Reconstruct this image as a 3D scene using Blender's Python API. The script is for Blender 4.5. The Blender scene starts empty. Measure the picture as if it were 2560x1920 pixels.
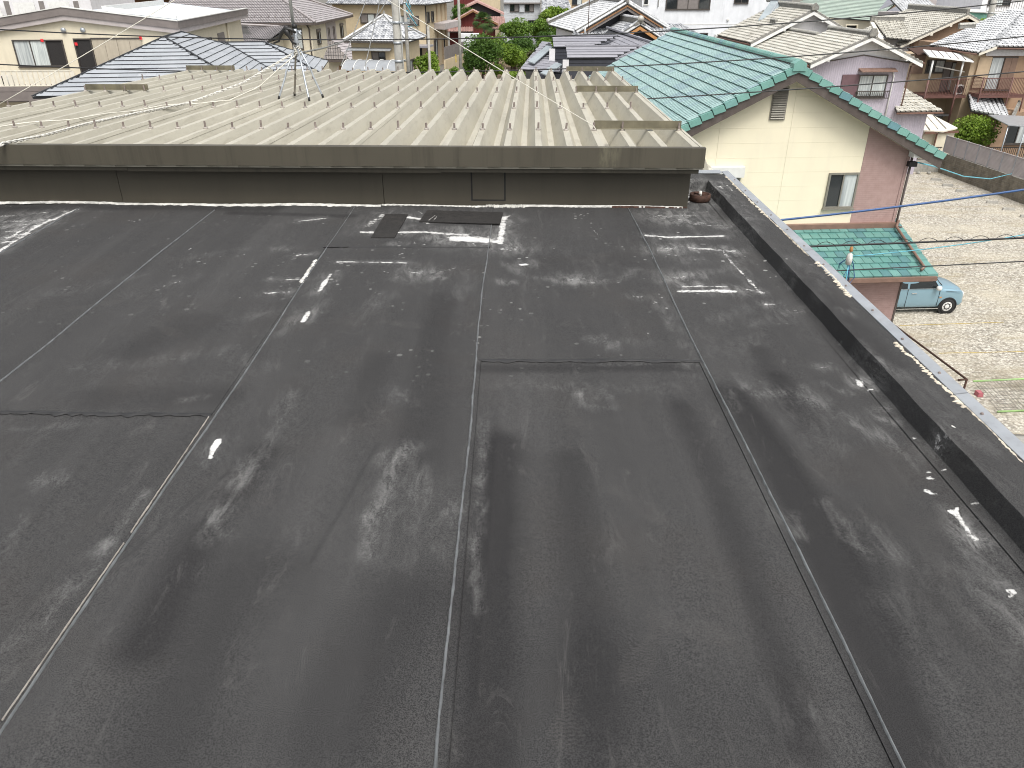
import bpy, math, random
import numpy as np
from mathutils import Vector, Matrix
random.seed(7); rng = np.random.default_rng(11)
R = math.radians
sc = bpy.context.scene
COL = sc.collection

# ------------------------------------------------------------------ camera, world, sun, exposure
DECK = 9.3                                   # height of the flat roof above the ground
cam_d = bpy.data.cameras.new('camera'); cam = bpy.data.objects.new('camera', cam_d); COL.objects.link(cam)
cam.location = (0, 0, DECK + 1.6); cam.rotation_euler = (R(90 - 28.2), 0, 0)
cam_d.sensor_width = 36; cam_d.lens = 36 * 1925 / 2560; cam_d.clip_start = .05; cam_d.clip_end = 3000
sc.camera = cam
world = bpy.data.worlds.new('World'); sc.world = world; world.use_nodes = True
wn = world.node_tree; wn.nodes.clear()
SUN_EL, SUN_AZ = 60, 158                     # high sun behind thin cloud, behind and right of the camera
sky = wn.nodes.new('ShaderNodeTexSky'); sky.sky_type = 'NISHITA'; sky.sun_disc = False
sky.sun_elevation = R(SUN_EL); sky.sun_rotation = R(SUN_AZ); sky.air_density = 1.4; sky.dust_density = 6; sky.ozone_density = 1
hs = wn.nodes.new('ShaderNodeHueSaturation'); hs.inputs['Saturation'].default_value = .22   # cloud cover greys the sky evenly
bg = wn.nodes.new('ShaderNodeBackground'); bg.inputs['Strength'].default_value = .145
wo = wn.nodes.new('ShaderNodeOutputWorld')
wn.links.new(sky.outputs[0], hs.inputs['Color']); wn.links.new(hs.outputs[0], bg.inputs['Color']); wn.links.new(bg.outputs[0], wo.inputs[0])
sd = bpy.data.lights.new('sun', 'SUN'); sd.energy = 1.5; sd.angle = R(24); sd.color = (1, .97, .92)
sun = bpy.data.objects.new('sun', sd); COL.objects.link(sun); sun.location = (0, -10, 60)
sun.rotation_euler = (R(90 - SUN_EL), 0, R(180 - SUN_AZ) )
sc.cycles.filter_width = 1.05
sc.view_settings.view_transform = 'Standard'; sc.view_settings.look = 'None'
sc.view_settings.exposure = .42; sc.view_settings.gamma = 1; sc.view_settings.use_curve_mapping = False

# ------------------------------------------------------------------ node helper and materials
class NT:
    def __init__(s, name):
        s.m = bpy.data.materials.new(name); s.m.use_nodes = True; s.t = s.m.node_tree; s.t.nodes.clear()
        s.out = s.n('ShaderNodeOutputMaterial'); s.b = s.n('ShaderNodeBsdfPrincipled')
        s.t.links.new(s.b.outputs[0], s.out.inputs[0]); s._pos = None
    def n(s, typ, **kw):
        nd = s.t.nodes.new(typ)
        for k, v in kw.items(): setattr(nd, k, v)
        return nd
    def put(s, sock, v):
        if v is None: return
        if isinstance(v, bpy.types.NodeSocket): s.t.links.new(v, sock)
        else:
            if sock.type == 'RGBA' and not isinstance(v, (int, float)) and len(v) == 3: v = (*v, 1)
            sock.default_value = v
    def pos(s):
        if s._pos is None: s._pos = s.n('ShaderNodeNewGeometry').outputs['Position']
        return s._pos
    def mapv(s, scale=(1, 1, 1), rot=(0, 0, 0), v=None):
        m = s.n('ShaderNodeMapping'); s.put(m.inputs[0], v or s.pos()); m.inputs['Scale'].default_value = scale; m.inputs['Rotation'].default_value = rot
        return m.outputs[0]
    def noise(s, scale, detail=4, rough=.55, v=None, dist=0):
        t = s.n('ShaderNodeTexNoise'); s.put(t.inputs['Vector'], v or s.pos()); t.inputs['Scale'].default_value = scale
        t.inputs['Detail'].default_value = detail; t.inputs['Roughness'].default_value = rough; t.inputs['Distortion'].default_value = dist
        return t.outputs[0]
    def voro(s, scale, v=None, feature='F1', out=0):
        t = s.n('ShaderNodeTexVoronoi', feature=feature); s.put(t.inputs['Vector'], v or s.pos()); t.inputs['Scale'].default_value = scale
        return t.outputs[out]
    def math(s, op, a, b=None, c=None, clamp=False):
        m = s.n('ShaderNodeMath', operation=op, use_clamp=clamp); s.put(m.inputs[0], a); s.put(m.inputs[1], b); s.put(m.inputs[2], c); return m.outputs[0]
    def ramp(s, f, lo, hi, a=0., b=1.):
        m = s.n('ShaderNodeMapRange', clamp=True); s.put(m.inputs[0], f); m.inputs[1].default_value = lo; m.inputs[2].default_value = hi; m.inputs[3].default_value = a; m.inputs[4].default_value = b
        return m.outputs[0]
    def mix(s, f, a, b, mode='MIX'):
        m = s.n('ShaderNodeMix', data_type='RGBA', blend_type=mode); s.put(m.inputs[0], f); s.put(m.inputs[6], a); s.put(m.inputs[7], b); return m.outputs[2]
    def attr(s, name): return s.n('ShaderNodeAttribute', attribute_name=name).outputs['Fac']
    def sep(s, v): 
        x = s.n('ShaderNodeSeparateXYZ'); s.put(x.inputs[0], v); return x.outputs
    def bump(s, h, dist=.01, strength=1):
        b = s.n('ShaderNodeBump'); s.put(b.inputs['Height'], h); b.inputs['Distance'].default_value = dist; b.inputs['Strength'].default_value = strength
        s.put(s.b.inputs['Normal'], b.outputs[0])
    def fin(s, col, rough=.6, spec=.5, metal=0., coat=0.):
        s.put(s.b.inputs['Base Color'], col); s.put(s.b.inputs['Roughness'], rough); s.b.inputs['Specular IOR Level'].default_value = spec
        s.b.inputs['Metallic'].default_value = metal; s.b.inputs['Coat Weight'].default_value = coat; s.b.inputs['Coat Roughness'].default_value = .08
        return s.m
def mul(c, k): return tuple(min(1, x * k) for x in c)
def plain(name, col, rough=.6, var=.18, scale=3, spec=.5, metal=0., dirt=None, dscale=1.2, bump=0., bscale=60, coat=0.):
    """weathered single-colour surface: broad tone drift, streaky dirt, fine grain"""
    t = NT(name); a = t.mix(t.ramp(t.noise(scale, 5), .3, .7), mul(col, 1 - var), mul(col, 1 + var))
    if dirt is not None:
        st = t.noise(dscale, 5, .65, t.mapv((3, 3, .45)))
        a = t.mix(t.ramp(st, .5, .75, 0, .55), a, dirt)
    if bump: t.bump(t.noise(bscale, 3), bump)
    return t.fin(a, rough, spec, metal, coat)
def tile_mat(name, c1, c2, rough=.35, spec=.5, c3=None, k3=.12, grime=.25):
    t = NT(name); oi = t.n('ShaderNodeObjectInfo').outputs['Random']
    h = t.math('FRACT', t.math('ADD', t.attr('tint'), oi))
    a = t.mix(h, c1, c2)
    if c3 is not None: a = t.mix(t.ramp(t.math('FRACT', t.math('MULTIPLY', h, 7.3)), 1 - k3, 1 - k3 + .05), a, c3)
    a = t.mix(t.ramp(t.noise(2.2, 6, .65), .42, .75, 0, grime), a, mul(c1, .35))
    t.bump(t.noise(45, 3), .003)
    return t.fin(a, t.ramp(t.noise(9, 3), .3, .7, rough - .06, rough + .1), spec)
def glass_mat(name, col=(.02, .025, .028), rough=.06): return NT(name).fin(col, rough, .9)
def curtain_mat(name, a=(.55, .58, .57), b=(.3, .33, .34), scale=9):
    t = NT(name); n = t.noise(scale, 3, .5, t.mapv((1, 1, .06)))
    m = t.fin(t.mix(t.ramp(n, .35, .65), b, a), .8, .3, 0, .55); return m

M = {}
def leaf_mat(name, a, b):
    t = NT(name); h = t.attr('tint')
    c = t.mix(h, a, b); c = t.mix(t.ramp(t.noise(.9, 3), .35, .65), mul_c(c, t, .7), c)
    t.b.inputs['Subsurface Weight'].default_value = 0
    m = t.fin(c, .5, .35)
    tr = t.n('ShaderNodeBsdfTranslucent'); t.put(tr.inputs[0], c); mx = t.n('ShaderNodeMixShader'); mx.inputs[0].default_value = .3
    t.t.links.new(t.b.outputs[0], mx.inputs[1]); t.t.links.new(tr.outputs[0], mx.inputs[2]); t.t.links.new(mx.outputs[0], t.out.inputs[0])
    return m
def mul_c(c, t, k): return t.mix(1., c, (k, k, k, 1), 'MULTIPLY')

# ------------------------------------------------------------------ mesh builder
class MB:
    def __init__(s): s.v = []; s.f = []; s.t = None; s.mi = None
    def add(s, vs, fs):
        o = len(s.v); s.v += [tuple(p) for p in vs]; s.f += [tuple(i + o for i in f) for f in fs]; return s
    def box(s, x0, x1, y0, y1, z0, z1):
        return s.add([(x0, y0, z0), (x1, y0, z0), (x1, y1, z0), (x0, y1, z0), (x0, y0, z1), (x1, y0, z1), (x1, y1, z1), (x0, y1, z1)],
                     [(0, 3, 2, 1), (4, 5, 6, 7), (0, 1, 5, 4), (1, 2, 6, 5), (2, 3, 7, 6), (3, 0, 4, 7)])
    def prism(s, pts, d):
        """closed prism: planar polygon pts swept by vector d"""
        pts = [Vector(p) for p in pts]; d = Vector(d); n = len(pts)
        nrm = Vector((0, 0, 0))
        for i in range(n): nrm += pts[i].cross(pts[(i + 1) % n])
        if nrm.dot(d) > 0: pts = pts[::-1]
        vs = pts + [p + d for p in pts]
        return s.add(vs, [tuple(range(n)), tuple(range(2 * n - 1, n - 1, -1))] + [(i, i + n, (i + 1) % n + n, (i + 1) % n) for i in range(n)])
    def bar(s, p, q, w, h, up=(0, 0, 1)):
        """rectangular bar from p to q, w across, h along up"""
        p, q, up = Vector(p), Vector(q), Vector(up); d = (q - p).normalized(); x = d.cross(up).normalized(); z = x.cross(d).normalized()
        a, b = x * w / 2, z * h / 2
        return s.prism([p - a - b, p + a - b, p + a + b, p - a + b], q - p)
    def tube(s, pts, r, n=6, cap=True):
        pts = [Vector(p) for p in pts]; rs = r if isinstance(r, (list, tuple)) else [r] * len(pts); vs = []; fs = []
        for i, p in enumerate(pts):
            d = (pts[min(i + 1, len(pts) - 1)] - pts[max(i - 1, 0)]).normalized()
            ref = Vector((0, 0, 1)) if abs(d.z) < .95 else Vector((1, 0, 0))
            x = d.cross(ref).normalized(); y = x.cross(d)
            for k in range(n):
                a = 2 * math.pi * k / n; vs.append(p + (x * math.cos(a) + y * math.sin(a)) * rs[i])
        for i in range(len(pts) - 1):
            for k in range(n): fs.append((i * n + k, i * n + (k + 1) % n, (i + 1) * n + (k + 1) % n, (i + 1) * n + k))
        if cap: fs += [tuple(range(n))[::-1], tuple(range((len(pts) - 1) * n, len(pts) * n))]
        return s.add(vs, fs)
    def lathe(s, prof, n=16, c=(0, 0, 0), axis='z'):
        vs = []; fs = []
        for r, z in prof:
            for k in range(n):
                a = 2 * math.pi * k / n; p = (r * math.cos(a), r * math.sin(a), z)
                if axis == 'y': p = (p[0], p[2], p[1])
                if axis == 'x': p = (p[2], p[0], p[1])
                vs.append((p[0] + c[0], p[1] + c[1], p[2] + c[2]))
        for i in range(len(prof) - 1):
            for k in range(n): fs.append((i * n + k, i * n + (k + 1) % n, (i + 1) * n + (k + 1) % n, (i + 1) * n + k))
        return s.add(vs, fs)
    def mesh(s, name, mat, smooth=False):
        me = bpy.data.meshes.new(name); me.from_pydata([tuple(p) for p in s.v], [], s.f); me.materials.append(mat)
        if s.mi is not None:
            me.materials.append(M[getattr(s, 'dkm', 'slate_dk')]); me.polygons.foreach_set('material_index', s.mi)
        if s.t is not None:
            at = me.attributes.new('tint', 'FLOAT', 'FACE'); at.data.foreach_set('value', np.asarray(s.t, dtype=np.float32))
        if smooth: me.polygons.foreach_set('use_smooth', [True] * len(me.polygons))
        me.update(); return me
    def build(s, name, mat, parent=None, smooth=False, kind=None, label=None, loc=None):
        o = bpy.data.objects.new(name, s.mesh(name, mat, smooth)); COL.objects.link(o); o.parent = parent
        if kind: o['kind'] = kind
        if label: o['label'] = label
        if loc: o.location = loc
        return o
def tag(o, label, cat=None, group=None, kind=None):
    o['label'] = label
    if cat: o['category'] = cat
    if group: o['group'] = group
    if kind: o['kind'] = kind
    return o
def thing(name, label, cat, loc=(0, 0, 0), rz=0., group=None):
    o = bpy.data.objects.new(name, None); COL.objects.link(o); o.location = loc; o.rotation_euler = (0, 0, R(rz)); o.empty_display_size = .2
    return tag(o, label, cat, group)
def inst(src, parent, loc=(0, 0, 0), rot=(0, 0, 0), scale=None, name=None):
    o = bpy.data.objects.new(name or src.name.split('.')[0], src.data); COL.objects.link(o); o.parent = parent; o.location = loc; o.rotation_euler = rot
    if scale: o.scale = scale
    return o
def meshobj(me, name, parent, mat4=None, loc=None):
    o = bpy.data.objects.new(name, me); COL.objects.link(o); o.parent = parent
    if mat4 is not None: o.matrix_local = mat4
    if loc is not None: o.location = loc
    return o
def sag(p, q, drop, n=16):
    p, q = Vector(p), Vector(q); out = []
    for i in range(n + 1):
        t = i / n; a = p.lerp(q, t); a.z -= drop * 4 * t * (1 - t); out.append(a)
    return out
def clip(poly, ax, lim, keep_less):
    out = []
    for i in range(len(poly)):
        a, b = poly[i], poly[(i + 1) % len(poly)]
        ia = (a[ax] <= lim) if keep_less else (a[ax] >= lim); ib = (b[ax] <= lim) if keep_less else (b[ax] >= lim)
        if ia: out.append(a)
        if ia != ib:
            t = (lim - a[ax]) / (b[ax] - a[ax]); out.append(tuple(a[k] + (b[k] - a[k]) * t for k in range(2)))
    return out
def rect_clip(poly, x0, x1, z0, z1):
    for ax, lim, less in ((0, x0, False), (0, x1, True), (1, z0, False), (1, z1, True)):
        poly = clip(poly, ax, lim, less)
        if len(poly) < 3: return []
    return poly

# ------------------------------------------------------------------ material library
def membrane_mat():
    t = NT('rubber_membrane'); w, d, k, p = (t.attr(a) for a in ('white', 'dust', 'dark', 'tread'))
    big = t.noise(1.1, 5, .6); mid = t.noise(7, 6, .7); fine = t.noise(330, 2, .6); med = t.noise(120, 3, .65); warm = t.noise(1.9, 4, .6)
    run = t.noise(1., 6, .62, t.mapv((4.2, .32, 1)), .35); run2 = t.noise(1., 7, .7, t.mapv((15, .8, 1)), .5)
    base = t.mix(t.ramp(big, .3, .7), (0.0283, 0.0283, 0.0296), (0.0420, 0.0415, 0.0420))
    base = t.mix(t.ramp(warm, .52, .72, 0, .5), base, (0.0456, 0.0392, 0.0347))
    base = t.mix(t.ramp(run, .52, .7, 0, .55), base, (0.0711, 0.0702, 0.0702)); base = t.mix(t.ramp(run, .48, .3, 0, .5), base, (0.0201, 0.0198, 0.0207))
    base = t.mix(t.ramp(run2, .55, .72, 0, .3), base, (0.0775, 0.0766, 0.0757))
    base = t.mix(t.ramp(mid, .4, .72, 0, .4), base, (0.0602, 0.0593, 0.0584))
    base = t.mix(t.ramp(med, .42, .68, 0, .5), base, (0.0711, 0.0702, 0.0693)); base = t.mix(t.ramp(fine, .42, .62, 0, .6), base, (0.0912, 0.0903, 0.0894)); base = t.mix(t.ramp(fine, .5, .36, 0, .55), base, (0.0182, 0.0182, 0.0192))
    base = t.mix(t.ramp(t.math('ADD', k, t.math('MULTIPLY', t.math('SUBTRACT', mid, .5), .35)), .08, .7, 0, .66), base, (0.0192, 0.0187, 0.0196))
    streak = t.noise(17, 7, .75, t.mapv((1, .3, 1)), .6); grit = t.noise(120, 3, .7)
    dd = t.math('MULTIPLY', d, t.math('ADD', t.math('MULTIPLY', t.ramp(streak, .45, .68), .85), t.ramp(grit, .4, .75, 0, .4)))
    vr = t.sep(t.voro(19, out=1)); sp = t.ramp(t.math('SUBTRACT', t.voro(19), t.math('MULTIPLY', t.math('POWER', vr[0], 2.2), .26)), 0, .05, 1, 0)                    # specks of splashed coating
    ysep = t.sep(t.pos()); spn = t.math('MULTIPLY', t.math('MULTIPLY', sp, t.ramp(ysep[1], 2.8, 4.4, .0, 1)), t.ramp(t.noise(2.1, 5, .65), .5, .66))
    sc2 = t.ramp(t.noise(5, 7, .8, t.mapv((1, 1, 1), (0, 0, .6)), 2.5), .6, .72); sc3 = t.ramp(t.noise(3.2, 8, .82, t.mapv((2.2, .5, 1), (0, 0, -.3)), 1.5), .57, .72)
    base = t.mix(t.ramp(dd, .02, 1., 0, .56), base, (.27, .268, .262))
    base = t.mix(t.math('MULTIPLY', sc2, .22), base, (.15, .145, .135)); base = t.mix(t.math('MULTIPLY', sc3, .28), base, (.16, .155, .15))
    base = t.mix(t.math('MULTIPLY', t.math('MULTIPLY', spn, t.ramp(ysep[0], -1.6, 0, .3, 1)), .7), base, (.55, .55, .53))
    # shoe tread marks
    pv = t.sep(t.pos()); zz = t.math('PINGPONG', t.math('MULTIPLY', pv[0], 70), 1)
    tr = t.math('SINE', t.math('ADD', t.math('MULTIPLY', pv[1], 560), t.math('MULTIPLY', zz, 3)))
    pm = t.math('MULTIPLY', p, t.ramp(tr, -.3, .7, .25, 1)); pm = t.math('MULTIPLY', pm, t.ramp(t.noise(12, 3), .3, .6, .35, 1))
    base = t.mix(t.math('MULTIPLY', pm, .075), base, (.2, .185, .17))
    brk = t.math('ADD', t.math('MULTIPLY', t.ramp(t.noise(55, 5, .75), .3, .7), .72), t.math('MULTIPLY', t.ramp(t.noise(14, 6, .78, t.mapv((.6, 1.4, 1)), 1.), .32, .68), .72))
    wm = t.ramp(t.math('SUBTRACT', t.math('MULTIPLY', w, 1.12), brk), 0, .38)
    base = t.mix(t.math('MULTIPLY', wm, .92), base, (.62, .615, .6))
    h = t.math('ADD', t.math('MULTIPLY', fine, .5), t.math('ADD', t.math('MULTIPLY', mid, 1.2), t.math('MULTIPLY', wm, .6))); t.bump(h, .0025, .6)
    return t.fin(base, t.ramp(mid, .3, .7, .75, .92), .07)
M['membrane'] = membrane_mat()
def brown_metal(name, col, streak=.6):
    t = NT(name); v = t.noise(3, 6, .7, t.mapv((5, 5, .25))); a = t.mix(t.ramp(t.noise(1.3, 4), .3, .7), mul(col, .88), mul(col, 1.12))
    a = t.mix(t.ramp(v, .5, .72, 0, streak), a, mul(col, .42))
    ye = t.math('MULTIPLY', t.ramp(t.noise(1.1, 3, .5, t.mapv((1, 1, .2))), .62, .72), t.ramp(t.noise(30, 4, .7, t.mapv((1, 1, .3))), .4, .6))
    a = t.mix(t.math('MULTIPLY', ye, .55), a, (.42, .4, .26))
    t.bump(t.noise(1.4, 2), .02, .3); return t.fin(a, .5, .5)
M['fascia'] = brown_metal('brown_sheet_metal', (.077, .069, .051)); M['wallmetal'] = brown_metal('brown_wall_metal', (.08, .071, .053), .15)
def rib_mat():
    t = NT('beige_folded_plate'); col = (.435, .412, .34); a = t.mix(t.ramp(t.noise(.7, 4), .3, .7), mul(col, .88), mul(col, 1.1))
    a = t.mix(t.ramp(t.noise(5, 6, .7, t.mapv((3, .5, 3))), .5, .75, 0, .65), a, (.27, .245, .19)); a = t.mix(t.ramp(t.noise(40, 3, .7), .62, .75, 0, .35), a, (.26, .23, .19))
    a = t.mix(t.ramp(t.noise(9, 4, .7, t.mapv((1, 6, 1))), .6, .75, 0, .4), a, (.62, .6, .54))
    t.bump(t.noise(7, 3), .004, .5); return t.fin(a, .48, .5)
M['rib'] = rib_mat()
M['bar'] = plain('grimy_angle_steel', (.15, .135, .09), .6, .3, 8, dirt=(.05, .048, .04), dscale=3)
M['bolt'] = plain('rusted_bolt', (.2, .165, .15), .65, .35, 20); M['washer'] = plain('zinc_washer', (.33, .3, .27), .55, .3, 20)
M['galv'] = plain('galvanised_steel', (.42, .45, .48), .4, .2, 12, metal=.55, dirt=(.25, .26, .26)); M['oldpipe'] = plain('tarnished_pipe', (.2, .18, .15), .6, .3, 10, dirt=(.32, .3, .27))
M['alu'] = plain('aluminium_trim', (.34, .36, .385), .5, .15, 5, metal=.2, dirt=(.24, .24, .24), dscale=6); M['caulk'] = plain('white_sealant', (.62, .61, .57), .7, .25, 18, bump=.006, bscale=70)
M['chip'] = plain('flaking_mortar', (.58, .52, .42), .85, .25, 25, bump=.006, bscale=90); M['seam'] = plain('seam_sealant', (.115, .122, .126), .55, .4, 16, bump=.004, bscale=60)
M['lapdark'] = plain('lap_shade_and_seal', (.02, .02, .021), .7, .3, 20); M['rust'] = plain('rust', (.062, .03, .02), .85, .4, 25, dirt=(.025, .014, .01), bump=.004)
M['patch'] = plain('bitumen_patch', (.017, .0155, .0145), .8, .3, 30, dirt=(.05, .045, .04), bump=.004, bscale=120); M['rope'] = plain('weathered_rope', (.55, .54, .5), .8, .25, 30)
M['cord'] = plain('pale_cord', (.62, .6, .53), .7, .12, 20); M['black'] = plain('black_rubber', (.012, .012, .012), .5, .2, 10); M['cable'] = plain('black_cable', (.014, .014, .015), .45, .2, 10)
M['bluewire'] = plain('blue_cable', (.03, .09, .24), .45, .3, 8); M['cyan'] = plain('cyan_cord', (.12, .42, .52), .5, .25, 8); M['greycable'] = plain('grey_cable', (.2, .2, .19), .5, .2, 8)
M['concrete'] = plain('concrete', (.33, .32, .29), .85, .2, 4, dirt=(.16, .155, .14), bump=.004); M['shaft'] = plain('building_wall', (.42, .4, .36), .85, .12, 2, dirt=(.25, .24, .22))

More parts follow.
